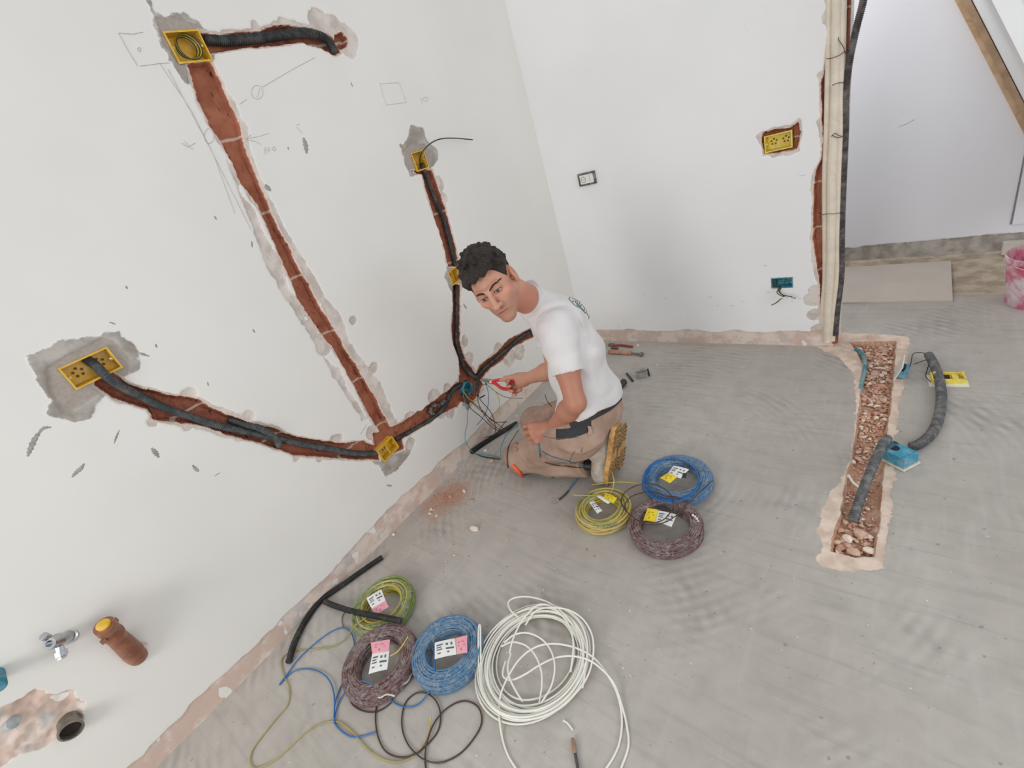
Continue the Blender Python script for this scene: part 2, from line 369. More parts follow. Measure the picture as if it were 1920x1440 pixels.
# ---- far wall of the next space
ux3 = lines((-.9, 1.3, .02)); uz3 = lines((0, .3, .006), (.3, 2.9, .2)); Xg3, Zg3 = np.meshgrid(ux3, uz3, indexing='ij'); Xf3, Zf3 = Xg3.ravel(), Zg3.ravel()
n3 = len(Xf3); fc = Zf3-(.10+.012*fbm(Xf3*4, 2.1, 0, 101)+.012*ss(-.3, .4, Xf3)+.006*fbm(Xf3*20, 2.1, 0, 102))
V = np.stack([Xf3, YF+.004*ss(.001, -.004, fc), Zf3], 1)
wf = mk('wall_far', V, gridfaces(len(ux3), len(uz3)), wall_material('white plaster, far', (232, 233, 238), .22, 7.), None, True, None,
        dict(s_out=np.full(n3, 1.), s_in=np.full(n3, 1.), s_cem=fc, s_cem2=np.full(n3, 1.), s_band=np.full(n3, 1.))); tagit(wf, kind='structure')

# ---- sloping ceiling and the timber along it
b0, b1 = fw(1822, 0), fw(1922, 195)
sl = nrm(b1-b0); top = b0-sl*.9; bot = b0+sl*(b0[2]-.35)/(-sl[2])
cd = MB().add([top, bot, bot+A(0,-1.6,0), top+A(0,-1.6,0)], [(0,1,2,3)]); nn = nrm(A(-sl[2], 0, sl[0])); nn = nn if nn[0] > 0 else -nn
cd = MB().prism([top, bot, bot+A(0,-1.6,0), top+A(0,-1.6,0)], nn*.05)
ce = cd.build('ceiling', mat('white ceiling paint', (232, 232, 232), .8, 0, .02, 8), None, False); tagit(ce, kind='structure')
wood = NT('planed spruce'); pp = wood.mapping(wood.pos(), scale=(6, 30, 6)); nz = wood.noise(pp, 2.5, 5, .6, .6)
wood.done(wood.mix(wood.step(nz, .3, .7), srgb((178, 146, 112)), srgb((206, 178, 146))), .7)
q = nrm(A(-sl[2], 0, sl[0])); q = -nn
bm_ = MB()
bm_.prism([top+q*.000+A(0,-.035,0), bot+A(0,-.035,0), bot+q*.052+A(0,-.035,0), top+q*.052+A(0,-.035,0)], A(0,.035,0))
t1 = bm_.build('trim_1', wood.m, None, False); tagit(t1, kind='structure')
bm_ = MB().prism([top+q*.004+A(0,-.075,0), bot+q*.004+A(0,-.075,0), bot+q*.030+A(0,-.075,0), top+q*.030+A(0,-.075,0)], A(0,.036,0))
t2 = bm_.build('trim_2', mat('darker spruce', (168, 140, 112), .75, 0, .15, 14), None, False); tagit(t2, kind='structure')
# flush white panel door in the far wall, only its hanging edge is in the picture
a, b = fw(1917, 280), fw(1897, 420)
d1 = MB().box((a[0]*.5+b[0]*.5+.31, YF-.006, (b[2]+.62)/2+.0), (.30, .006, (.62-b[2])/2)).build('door_1', mat('white panel', (228, 230, 236), .6, 0, .02), None, False); tagit(d1, kind='structure')
MB().box((a[0]*.5+b[0]*.5+.004, YF-.0035, (b[2]+.62)/2), (.0025, .0035, (.62-b[2])/2)).build('edge_gap', mat('painted gap shade', (120, 122, 128)), d1, False)  # grey strip whose colour stands in for the shade in the gap

# ---- floor, with the trench cut into the screed
TR = [(1592,640),(1604,653),(1620,685),(1614,731),(1611,751),(1606,796),(1596,862),(1588,881),(1575,963),(1560,1008),(1558,1032),(1600,1044),(1640,1043),(1650,979),(1656,901),(1663,822),(1676,711),(1681,638)]
RIM = [(1515,643),(1570,668),(1600,700),(1606,745),(1602,800),(1593,862),(1584,878),(1570,912),(1548,938),(1537,970),(1533,1000),(1540,1020),(1533,1045),(1545,1062),(1578,1074),(1660,1068),(1663,1000),(1674,955),(1668,930),(1676,890),(1670,850),(1684,800),(1680,760),(1693,735),(1700,690),(1706,632),(1660,627),(1575,624)]
fx = lines((XW-.05, -1.75, .05), (-1.75, -.47, .016), (-.47, .11, .005), (.11, 2.6, .12)); fy = lines((-1.6, -.6, .2), (-.6, 1.22, .016), (1.22, 2.86, .005), (2.86, YF+.05, .02))
FX, FY = np.meshgrid(fx, fy, indexing='ij'); FX, FY = FX.ravel(), FY.ravel()
w4 = fbm(FX*30, FY*30, 0, 113)*.006+fbm(FX*90, FY*90, 0, 117)*.004
s_tr = sdpoly(toF(TR), FX, FY)+w4*.6; s_rim = sdpoly(toF(RIM), FX, FY)+w4*1.5+fbm(FX*13, FY*13, 0, 119)*.008
s_tan = (3.40+.03*fbm(FX*7, 3.1, 0, 121)+.02*fbm(FX*30, 3.1, 0, 122))-FY
dc = fl(838, 935); s_dust = np.hypot((FX-dc[0])/1.0, (FY-dc[1])/1.3)
hz = -.030*ss(.0, -.010, s_tr)+ss(-.01, -.03, s_tr)*.010*fbm(FX*22, FY*22, 0, 131)-.002*ss(.002, -.004, s_rim)+ss(.002, -.01, s_rim)*.0025*fbm(FX*40, FY*40, 0, 133)
hz += -.012*ss(.004, -.004, s_tan)+ss(0, -.05, s_tan)*.004*fbm(FX*9, FY*9, 0, 135)
V = np.stack([FX, FY, hz], 1)
t = NT('grey screed floor'); p = t.gpos(); fine = t.noise(p, 120, 4, .6); med = t.noise(p, 12, 5, .6); big = t.noise(p, 1.3, 4)
gc = t.mix(t.step(big, .3, .7), srgb((174, 167, 158)), srgb((190, 184, 176)))
gc = t.mix(t.math('MULTIPLY', t.step(med, .35, .75), .35), gc, srgb((150, 144, 137)))
def ringstreak(cx, cy, sx, sy, dist, lo, hi):
    m_ = t.mapping(p, loc=(-cx*sx, -cy*sy, 0), scale=(sx, sy, 1)); wv = t.n('ShaderNodeTexWave', wave_type='RINGS', rings_direction='SPHERICAL')
    t.link(m_, wv.inputs[0]); wv.inputs['Scale'].default_value = 1.; wv.inputs['Distortion'].default_value = dist; wv.inputs['Detail'].default_value = 2; wv.inputs['Detail Scale'].default_value = .6
    mk_ = t.step(t.noise(p, 2.6, 3, .5), lo, hi); return t.math('MULTIPLY', wv.outputs[0], mk_), wv
r1, wv1 = ringstreak(-.95, 1.55, 8.5, 8.5, 2.2, .46, .62)
r2, wv2 = ringstreak(-1.5, .2, 7, 7, 3.0, .54, .68)
r3, wv3 = ringstreak(.9, 2.9, 5.5, 5.5, 3.5, .54, .72)
stv = t.math('ADD', t.math('ADD', r1, r2), r3)
dirn = t.noise(t.mapping(p, scale=(3, 40, 1), rot=(0, 0, .55)), 1., 3)
dirn2 = t.noise(t.mapping(p, scale=(36, 3, 1), rot=(0, 0, -.35)), 1., 3)
gc = t.mix(t.math('MULTIPLY', stv, .26), gc, srgb((142, 135, 126)))
gc = t.mix(t.math('MULTIPLY', t.step(dirn, .5, .72), .30), gc, srgb((146, 140, 133)))
gc = t.mix(t.math('MULTIPLY', t.step(dirn2, .52, .75), .22), gc, srgb((194, 189, 183)))
gc = t.mix(t.math('MULTIPLY', t.step(t.noise(p, 45, 2, .4), .70, .76), .55), gc, srgb((122, 118, 114)))
gc = t.mix(t.math('MULTIPLY', t.step(t.noise(p, 70, 2, .4), .75, .78), .8), gc, srgb((222, 216, 208)))
sd = t.attr('s_dust')
gc = t.mix(t.math('MULTIPLY', t.step(t.math('ADD', sd, t.math('MULTIPLY', t.math('SUBTRACT', med, .5), .22)), .15, .04), .75), gc, srgb((172, 124, 100)))
gc = t.mix(t.math('MULTIPLY', t.step(sd, .52, .10), t.math('MULTIPLY', t.step(fine, .48, .68), .40)), gc, srgb((160, 122, 104)))
tan = t.mix(t.step(t.noise(p, 9, 5, .65), .38, .62), srgb((158, 142, 122)), srgb((190, 176, 156)))
gc = t.mix(t.step(t.attr('s_tan'), .002, -.002), gc, tan)
rim = t.mix(t.step(med, .4, .6), srgb((206, 184, 166)), srgb((226, 206, 188)))
gc = t.mix(t.step(t.math('ADD', t.attr('s_rim'), t.math('MULTIPLY', t.math('SUBTRACT', fine, .5), .012)), .0015, -.0015), gc, rim)
tr = t.mix(t.step(fine, .3, .7), srgb((172, 130, 106)), srgb((204, 164, 138)))
tr = t.mix(t.step(med, .5, .68), tr, srgb((214, 182, 158)))
gc = t.mix(t.step(t.attr('s_tr'), .001, -.001), gc, tr)
t.bump(t.math('ADD', t.math('ADD', t.math('MULTIPLY', fine, .3), med), t.math('MULTIPLY', stv, .5)), .22, .006)
t.done(gc, .8)
fo_ = mk('floor', V, gridfaces(len(fx), len(fy)), t.m, None, True, None, dict(s_tr=s_tr, s_rim=s_rim, s_tan=s_tan, s_dust=s_dust)); tagit(fo_, kind='structure')
# ================================================================== WALL BOXES
YEL = mat('yellow box plastic', (226, 178, 30), .45, 0, .08, 60, dust=.35)
TEAL = mat('teal box plastic', (38, 132, 152), .45, 0, .12, 50, dust=.3)
BLK = mat('black corrugated conduit', (46, 47, 48), .5, 0, .12, 50, dust=.12)
GRY = mat('grey corrugated conduit', (92, 94, 96), .55, 0, .1, 50, dust=.35)
SCREW = mat('zinc screw', (190, 190, 188), .35, .9)
W_BLK = mat('black wire', (44, 40, 40), .4); W_BLUE = mat('blue wire', (40, 96, 160), .4, 0, .05); W_BRN = mat('brown wire', (82, 48, 40), .4, 0, .05)
W_YG = mat('yellow green wire', (178, 168, 52), .4, 0, .1, 30); W_TEAL = mat('teal wire', (70, 140, 158), .4); W_GRN = mat('dark olive wire', (84, 88, 60), .45); W_WHT = mat('white cable', (234, 232, 222), .45, 0, .02)
CEMB = mat('grey cement', (150, 142, 133), .9, 0, .15, 60)
DARK = mat('dark inside', (38, 30, 24), .8); KNO = mat('knockout brown', (120, 84, 24), .8)
def framebasis(n, roll=0.):
    n = nrm(n); u = nrm(np.cross(A(0,0,1), n)); v = np.cross(n, u)
    c, s = math.cos(roll), math.sin(roll); return u*c+v*s, -u*s+v*c, n
def openbox(b, c, B, w, h, d, th=.0022, lip=.003, mi=0):
    """hollow wall box, open at the front; c = centre of the opening, B = (u, v, n)"""
    R = np.stack(B, 1); g = lambda x, y, z: np.array(c)+R@A(x, y, z)
    b.box(g(0, 0, -d), (w/2, h/2, th/2), R, mi)
    for sx in (-1, 1): b.box(g(sx*(w/2-th/2), 0, -d/2), (th/2, h/2, d/2), R, mi)
    for sy in (-1, 1): b.box(g(0, sy*(h/2-th/2), -d/2), (w/2-th, th/2, d/2), R, mi)
    for sx in (-1, 1): b.box(g(sx*(w/2+lip/2-th/2), 0, -.001), (lip/2+th/2, h/2+lip, .0015), R, mi)
    for sy in (-1, 1): b.box(g(0, sy*(h/2+lip/2-th/2), -.001), (w/2-th, lip/2+th/2, .0015), R, mi)
    return g
def wallbox(name, c, n, w, h, d, m, label, roll=0., group=None, knock=2, cat='electrical box', lugs=True):
    B = framebasis(n, roll); r = thing(name, np.array(c)-B[2]*d, label, cat, group)
    b = MB(); g = openbox(b, c, B, w, h, d); b.build('housing', m, r, False)
    R = np.stack(B, 1)
    if lugs:
        for sx in (-1, 1):
            x = sx*(w/2-.0065)
            l = MB().lathe(g(x, 0, -.016), B[2], [(0, 0), (.0045, 0), (.0045, .012), (.0022, .012), (.0022, .006), (0, .006)], 12).build('screw_post', m, r)
            MB().lathe(g(x, 0, -.005), B[2], [(0, -.001), (.003, -.001), (.0033, .0008), (.002, .002), (0, .002)], 10).build('screw', SCREW, l)
    for k in range(knock):
        x = (k-(knock-1)/2)*w*.46
        b = MB()
        for q in range(5):
            a = q*2*math.pi/5+.3; b.lathe(g(x+.012*math.cos(a), .012*math.sin(a), -d+.0012), B[2], [(0, 0), (.0042, 0), (.0042, .0012), (0, .0012)], 8)
        b.build('knockout', KNO, r)
    return r, g, B
NX = A(1, 0, 0); NB = A(0, -1, 0)
r, g, B = wallbox('junction_box', lw(172, 690, .003), NX, .122, .068, .045, YEL, 'long yellow wall box set in grey cement at the left edge, grey conduit crossing it', .02)
r, g, B = wallbox('junction_box', lw(354, 87, .004), NX, .106, .082, .045, YEL, 'yellow wall box at the top left with a ring of wire coiled inside', 0, knock=0)
cb = MB()
for k in range(5):
    a = np.linspace(0, 2*math.pi, 40, endpoint=False); rr = .031+.0012*k
    cb.tube([g(rr*math.cos(q)+.002*k-.003, rr*.98*math.sin(q), -.016+.003*k+.002*math.sin(3*q+k)) for q in a], .0016, 6, k % 2, closed=True)
o = cb.build('wire_ring', [W_BLK, W_YG]); tagit(o, 'ring of dark and yellow wire curled up inside the top left wall box', 'wire')
wallbox('junction_box', lw(788, 301, .003), NX, .078, .078, .045, YEL, 'small yellow wall box with one loose dark wire arching out of it', 0, knock=0)
wallbox('junction_box', lw(853, 517, .003), NX, .072, .07, .045, YEL, 'small yellow wall box half hidden beside the dark hair of the man', .05, knock=1)
r, g, B = wallbox('junction_box', lw(728, 842, .006), NX, .098, .068, .045, YEL, 'tilted yellow wall box low down where three chases meet', .12, knock=1)
MB().box(g(0, 0, -.006), (.0025, .034, .003), np.stack(B, 1)).build('divider', YEL, r, False)
wallbox('junction_box', bw(1459, 266, .0), NB, .112, .070, .045, mat('pale yellow plastic', (232, 206, 66), .45, 0, .1, 60, dust=.4), 'yellow wall box in a ragged brick hole on the back wall', .02)
# small teal round box at the junction
c = lw(878, 728, .004); r = thing('junction_box', c-A(.04,0,0), 'round teal wall box at the chase junction by the pliers', 'electrical box')
MB().lathe(c, NX, [(.034, 0), (.037, 0), (.037, -.04), (0, -.04), (0, -.037), (.034, -.037), (.034, 0)], 28).build('housing', TEAL, r)
# teal box in back wall
r, g, B = wallbox('junction_box', bw(1466, 530, .002), NB, .098, .052, .04, TEAL, 'teal wall box low on the back wall with wires hanging out', 0, knock=1)
MB().box(g(-.037, 0, -.004), (.009, .022, .004), np.stack(B, 1)).build('side_insert', mat('dark green mortar', (52, 62, 58), .9), r, False)
wb_ = MB()
for k, P in enumerate([[(1462,536,-.01),(1459,543,.03),(1457,549,.05),(1466,555,.05),(1480,558,.06),(1492,559,.05)], [(1464,536,-.01),(1460,545,.03),(1466,552,.045),(1476,555,.05),(1486,556,.05)], [(1466,537,-.01),(1462,547,.03),(1470,556,.04),(1462,562,.05),(1455,568,.05),(1447,572,.04)]]):
    wb_.tube(cr([bw(x, y, o_) for x, y, o_ in P], 8), .0028, 6, k % 2)
tagit(wb_.build('wire_bundle', [W_GRN, W_BLK]), 'short dark wires splaying from the teal box on the back wall', 'wire')
tagit(wire('wire', [bw(*p) for p in [(1465,559,.055),(1475,557,.06),(1486,560,.06),(1492,561,.05)]], .0025, W_WHT), 'single short white wire below the teal box on the back wall', 'wire')
# framed socket
c = bw(1101, 335, .006); B = framebasis(NB, 0); R = np.stack(B, 1); r = thing('wall_socket', c, 'unfinished wall socket with dark frame and white insert on the back wall', 'socket')
b = MB()
for sx in (-1, 1): b.box(c+R@A(sx*.052, 0, 0), (.0065, .036, .007), R)
for sy in (-1, 1): b.box(c+R@A(0, sy*.031, 0), (.0456, .0055, .007), R)
b.build('frame', mat('dark socket frame', (78, 80, 74), .6, 0, .2, 60, dust=.5), r, False)
mw = mat('white plastic', (228, 228, 220), .4, 0, .02)
ins = MB().box(c+R@A(0, 0, .001), (.0455, .0255, .008), R).build('insert', mw, r, False)
b = MB(); b.lathe(c+R@A(-.022, 0, .009), B[2], [(.0165, 0), (.0165, .0012), (.0145, .0012), (.0145, 0)], 28)
for k in range(3): b.lathe(c+R@A(-.032+.010*k, 0, .009), B[2], [(0, 0), (.0022, 0), (.0022, .0006), (0, .0006)], 8)
b.build('outlet', mat('grey outline', (120, 120, 114), .5), ins)
MB().box(c+R@A(.022, 0, .0095), (.0005, .022, .0006), R).build('module_seam', mat('grey outline', (120, 120, 114)), ins, False)

# ================================================================== CONDUITS IN THE CHASES
def lwp(P): return [lw(x, y, o) for x, y, o in P]
def cond(P, r, m, label, fn=lwp, name='conduit', **k): return tagit(conduit(name, fn(P), r, m, **k), label, 'conduit')
GREYC = mat('dark grey conduit', (62, 68, 70), .5, 0, .1, 50, dust=.15)
cond([(160,672,-.035),(178,684,-.018),(196,702,.012),(222,722,.0),(262,742,-.008),(300,761,-.01),(350,779,-.01),(400,796,-.01),(450,807,-.012),(500,818,-.012),(560,831,-.012),(620,842,-.012),(665,850,-.014),(704,850,-.02)], .0135, GREYC, 'dark grey corrugated conduit running from the long yellow box to the low yellow box', n=14)
cond([(428,786,-.022),(455,795,-.012),(485,803,.004),(508,815,.006),(520,828,.002),(523,836,-.01)], .0125, GREYC, 'short grey conduit branching over the long one and bending into the brick')
cond([(742,824,-.02),(765,812,-.016),(800,792,-.014),(826,772,-.012),(838,754,-.012),(846,736,-.012),(860,724,-.014),(868,722,-.02)], .0125, BLK, 'black conduit from the low yellow box up to the teal box')
cond([(812,775,-.024),(806,770,-.012),(812,762,-.004),(822,760,-.008),(834,752,-.02)], .012, mat('dusty black plastic', (58, 52, 50), .5, 0, .2, 90, dust=.6), 'wrinkled dark scrap of conduit wedged in the chase below the teal box')
cond([(790,306,-.02),(796,322,-.012),(806,350,-.012),(820,385,-.012),(833,415,-.012),(842,448,-.012),(849,478,-.012),(853,498,-.02)], .0115, BLK, 'black conduit from the arching-wire box down towards the hair of the man')
cond([(855,532,-.02),(856,560,-.012),(856,600,-.012),(856,640,-.012),(862,668,-.012),(872,690,-.012),(884,702,-.014),(894,708,-.02)], .0115, BLK, 'black conduit dropping from the box beside the hair to the junction')
cond([(893,712,-.02),(900,700,-.012),(914,686,-.012),(935,668,-.012),(955,651,-.012),(975,634,-.012),(1000,620,-.014),(1012,614,-.02)], .0125, BLK, 'black conduit rising from the junction and passing behind the man')
cond([(384,74,-.02),(402,76,-.012),(440,76,-.010),(490,71,-.008),(530,66,-.004),(568,62,-.004),(596,66,-.004),(614,76,-.002),(628,97,.008)], .0165, BLK, 'thick black conduit running right from the top left box', n=14)
tagit(conduit('conduit', lwp([(897,712,.03),(895,725,.035),(893,741,.04)]), .0085, BLK, corr=False), 'short black tube hanging straight down at the junction', 'conduit')
tagit(wire('wire', lwp([(789,312,-.03),(787,300,.0),(792,285,.03),(806,270,.05),(824,261,.06),(850,259,.05),(886,262,.04)]), .0028, W_BLK), 'single dark wire arching to the right from the small yellow box', 'wire')
tagit(wire('wire', lwp([(878,735,.0),(905,757,.02)]) if 0 else lwp([(898,747,.05),(904,744,.055),(909,741,.06)]), .004, BLK), 'tiny black offcut caught among the wires at the junction', 'wire')
WI = [
 ([(872,732,-.01),(869,742,.01),(876,767,.04),(876,796,.05),(873,805,.05),(872,824,.05),(877,836,.06),(886,848,.07)], W_TEAL, 'teal wire dropping from the teal box into the end of the floor conduit'),
 ([(872,733,-.01),(871,745,.02),(882,765,.06),(901,781,.10),(927,804,.16),(947,809,.2)], W_BLK, 'dark wire sagging lowest from the teal box towards the trouser leg'),
 ([(873,733,-.01),(872,742,.02),(884,754,.06),(907,775,.1),(929,792,.14),(946,805,.2)], W_BRN, 'brown wire sagging from the teal box just above the lowest one'),
 ([(897,738,.04),(896,750,.05),(902,767,.08),(919,792,.12),(937,805,.17),(950,808,.2)], W_BRN, 'brown wire falling from the short hanging tube'),
 ([(896,738,.04),(901,750,.05),(919,771,.09),(927,790,.12),(929,811,.14)], W_BLK, 'black wire crossing the blue one below the hanging tube'),
 ([(906,712,.06),(911,721,.07),(916,740,.08),(914,765,.09),(904,785,.09),(894,797,.08)], W_BLUE, 'blue wire hanging from the pliers and ending in mid air'),
 ([(905,712,.06),(912,720,.07),(930,735,.1),(950,745,.14),(980,747,.2)], W_GRN, 'olive wire sweeping right below the hand with the pliers'),
 ([(918,725,.08),(930,736,.1),(936,750,.11),(935,765,.11),(922,780,.1)], W_YG, 'yellow wire curving down below the pliers'),
 ([(871,731,-.01),(869,734,.01),(882,750,.05),(895,751,.06),(900,744,.06)], W_YG, 'short yellow green wire looping between the teal box and the hanging tube'),
 ([(907,821,.03),(925,815,.07),(935,808,.11),(945,794,.16),(950,790,.2)], W_BLK, 'black wire end resting low above the skirting strip'),
 ([(900,716,.05),(904,722,.07),(912,719,.07),(906,711,.06),(899,713,.05),(903,720,.06)], W_BLK, 'small curl of black wire at the tips of the pliers'),
 ([(884,752,.05),(905,770,.1),(925,790,.13),(950,791,.18)], W_BRN, 'thin brown wire crossing the bundle and ending level with the skirting'),
]
for P, m, lab in WI: tagit(wire('wire', lwp(P), .0021, m), lab, 'wire')
# knots of pencil marks and scratches belong to the wall
gm = mat('graphite', (188, 185, 182), .8)
def marks(parent, fn, polys, r=.0008, name='pencil_mark', m=None):
    b = MB()
    for P in polys: b.tube([fn(x, y, .0006) for x, y in P], r, 4)
    return b.build(name, m or gm, parent)
circ = lambda cx, cy, rx, ry, n=16: [(cx+rx*math.cos(a), cy+ry*math.sin(a)) for a in np.linspace(0, 2*math.pi, n)]
marks(wl, lw, [[(222,62),(240,95),(258,124)], [(222,62),(250,64),(268,60)], [(262,124),(300,119),(318,118)], circ(261,93,3,4,8), circ(482,173,11,13), [(482,183),(487,166)], [(493,163),(540,135),(590,108)], [(450,195),(462,186)],
  [(712,157),(748,155),(762,192)], [(712,157),(724,197),(762,192)], [(340,268),(352,276),(366,268)], [(345,264),(352,272),(362,281)], [(462,260),(485,256),(504,250)], [(462,260),(470,253)], [(463,262),(478,265),(490,271)],
  [(495,290),(497,276),(501,288)], [(504,285),(502,277),(507,277)], [(503,281),(507,281)], circ(514,279,3,4,8), [(300,120),(360,210),(420,330),(470,430)], [(315,130),(400,290),(440,400)], circ(392,255,9,14), [(556,238),(566,250)], [(788,182),(792,195)], circ(798,186,5,4,8), [(556,235),(562,232)]])
CS = mat('cement smear', (164, 160, 155), .9)
for P, rr in [([(52,856),(57,842),(66,822),(78,806)], .0065), ([(72,812),(82,803),(96,801)], .0045), ([(135,895),(143,886),(152,878),(158,869)], .006), ([(284,840),(291,848),(298,858)], .007), ([(361,872),(368,880),(373,884)], .006), ([(402,893),(413,886)], .002),
              ([(214,832),(218,820),(224,806)], .003), ([(676,815),(688,795)], .0016), ([(725,910),(735,911)], .005), ([(497,346),(502,352),(508,358)], .009), ([(472,452),(473,464)], .003), ([(569,258),(573,272),(575,288)], .010), ([(474,617),(478,624)], .003), ([(389,716),(391,724)], .0025), ([(869,570),(875,579)], .006),
              ([(236,536),(239,542)], .003), ([(658,154),(661,163)], .003), ([(540,275),(541,281)], .003), ([(402,405),(406,412)], .003), ([(205,604),(217,608)], .0025), ([(292,645),(294,652)], .003), ([(255,660),(280,668)], .004)]:
    q = cr([lw(x, y, .0002) for x, y in P], 6); n_ = len(q); b = MB(); b.tube(q, [rr*(.25+.75*math.sin(math.pi*(i+.5)/n_))*(1+.3*math.sin(i*2.3)) for i in range(n_)], 8)
    b.v[0][:, 0] = XW+(b.v[0][:, 0]-XW)*.12; b.build('cement_smear', CS, wl)
b = MB()
for x, y in [(1160,612),(1208,552),(1248,560),(1332,557),(1345,573),(1372,573),(1310,590),(1170,600),(1435,498),(1440,548),(1458,566),(1485,564),(1500,560),(1392,565),(1275,595)]:
    p = bw(x, y, .0004); b.box(p, (.003+.006*random.random(), .0006, .0012))
b.build('scuff_mark', gm, wb, False)
marks(wb, bw, [[(1525,385),(1522,390)], [(1498,330),(1512,328)]])
marks(wf, fw, [[(1683,238),(1700,232),(1714,224)]], .0015)
# ================================================================== PIPES AT THE WALL END
CRM = mat('cream pipe insulation', (226, 214, 196), .6, 0, .05, 25)
bwp = lambda P: [bw(x, y, o) for x, y, o in P]
for P, rr, lab in [([(1556,-60,-.012),(1554,60,-.012),(1552,170,-.012),(1550,250,-.012),(1547,330,-.012),(1547,420,-.012),(1547,520,-.012),(1543,580,-.012),(1547,640,-.02)], .0125, 'leftmost and thinnest cream pipe in the open end of the back wall'),
                   ([(1571,-60,.002),(1569,60,.0),(1567,170,.0),(1564,250,.0),(1560,330,.002),(1559,420,.002),(1557,500,.002),(1553,570,.0),(1551,640,-.01)], .0195, 'thickest cream pipe, the middle of the three in the wall end'),
                   ([(1581,-60,-.002),(1579,60,-.002),(1578,170,-.002),(1577,250,-.002),(1574,330,-.002),(1572,420,-.002),(1571,500,-.002),(1565,570,-.003),(1560,640,-.012)], .0145, 'rightmost cream pipe, beside the black conduit')]:
    P = P[:1]+P[1:]; tagit(MB().tube(even(cr(bwp(P), 10), .02), rr, 16).build('pipe', CRM), lab, 'pipe')
cond([(1628,-60,.02),(1619,0,.02),(1604,60,.01),(1592,120,.005),(1586,180,.002),(1585,250,.0),(1582,320,.0),(1579,400,.0),(1578,460,.002),(1577,520,.0),(1570,580,.0),(1566,628,-.004)], .0145, mat('dusty dark conduit', (72, 64, 66), .6, 0, .12, 40, dust=.3), 'tall dark conduit standing at the free end of the back wall', bwp, n=14)
for P, lab in [([(1549,110,.012),(1560,109,.026),(1575,103,.024),(1584,96,.02),(1585,102,.02),(1581,88,.02),(1573,76,.024),(1572,70,.02)], 'topmost twist of tie wire around the cream pipes'),
            ([(1560,160,.024),(1570,156,.026),(1580,155,.02),(1592,157,.02)], 'tie wire holding the cream pipes to the black conduit, second from the top'),
            ([(1558,256,.022),(1566,250,.026),(1572,254,.024),(1580,256,.02),(1570,258,.026),(1560,254,.024)], 'tie wire knot round the two right cream pipes at half height'),
            ([(1540,403,.008),(1552,401,.024),(1564,401,.025),(1576,399,.018)], 'lowest straight tie wire across the cream pipes')]:
    tagit(wire('tie_wire', bwp(P), .0014, mat('rusty tie wire', (92, 78, 68), .5, .6)), lab, 'wire')
# dabs of mortar at the pipe foot
# ================================================================== PLUMBING AT THE LOWER LEFT
BR = mat('copper brown bakelite', (148, 92, 66), .4, .15, .12, 30, dust=.15)
CHR = mat('dull chrome', (186, 188, 190), .25, .9, .08, 60)
c0 = lw(255, 1228, 0); c1 = lw(190, 1168, 0); c1 = onp(192, 1170, 0, XW+.085)
ax = nrm(c1-c0); L = np.linalg.norm(c1-c0)
r = thing('pipe_stub', c0, 'brown plugged pipe stub with a yellow cap sticking out of the left wall', 'pipe')
MB().lathe(c0, ax, [(.026, -.02), (.029, .0), (.030, .02), (.027, L*.45), (.0255, L*.62), (.028, L*.66), (.0285, L*.72), (.0245, L*.75), (.0245, L*.82), (.028, L*.84), (.0275, L*.95), (.018, L*.96), (0, L*.96)], 32).build('body', BR, r)
MB().lathe(c0, ax, [(0, L*.955), (.0175, L*.955), (.018, L*.99), (.015, L*1.0), (0, L*1.0)], 24).build('cap', YEL, r)
u, v, _ = framebasis(ax)
for a in (.6, 3.7): MB().box(c0+ax*L*.8+(u*math.cos(a)+v*math.sin(a))*.030, (.005, .007, .006)).build('lug', BR, r, False)
tagit(MB().box(lw(266, 1214, .010), (.006, .013, .009), np.array(Matrix.Rotation(.5, 3, 'X'))).build('plaster_chunk', mat('pink plaster', (212, 190, 178), .9, 0, .1, 60, bump=.5), smooth=False), 'small pink plaster chunk stuck at the foot of the brown pipe stub', 'plaster')
c0 = lw(132, 1192, -.01); r = thing('valve', c0, 'dull chrome angle valve with two outlets on the left wall', 'valve')
tip = onp(92, 1207, 0, XW+.085); ax = nrm(tip-c0); L = np.linalg.norm(tip-c0)
MB().lathe(c0, ax, [(.022, 0), (.022, .01), (.017, .012), (.016, L*.55), (.019, L*.56), (.019, L*.66), (.016, L*.7), (.0175, L*.92), (.015, L), (.0085, L), (.0085, L*.86), (0, L*.86)], 24).build('body', CHR, r)
k1 = onp(118, 1236, 0, XW+.07); k0 = c0+ax*L*.6; a2 = nrm(k1-k0); L2 = np.linalg.norm(k1-k0)
MB().lathe(k0, a2, [(.010, 0), (.010, L2*.55), (.0145, L2*.56), (.0145, L2*.82), (.011, L2*.86), (.011, L2*.95), (.007, L2*.95), (.007, L2*.8), (0, L2*.8)], 6).build('outlet', CHR, r, False)
MB().lathe(k0, a2, [(0, L2*.83), (.0068, L2*.83), (.0068, L2*.965), (0, L2*.97)], 14).build('plug', mat('violet blue plug', (70, 72, 130), .4), r)
k2 = onp(80, 1192, 0, XW+.075); k0 = c0+ax*L*.72; a3 = nrm(k2-k0); L3 = np.linalg.norm(k2-k0)
MB().lathe(k0, a3, [(.007, 0), (.007, L3*.5), (.0105, L3*.55), (.0105, L3*.95), (.006, L3), (0, L3)], 12).build('spindle', CHR, r)
c0 = lw(136, 1362, -.03); tip = onp(133, 1370, 0, XW+.03); c0 = A(XW-.03, tip[1]+.004, tip[2]+.004); ax = nrm(tip-c0); L = np.linalg.norm(tip-c0)
r = thing('drain_pipe', c0, 'open metal drain pipe end in the broken plaster at the lower left', 'pipe')
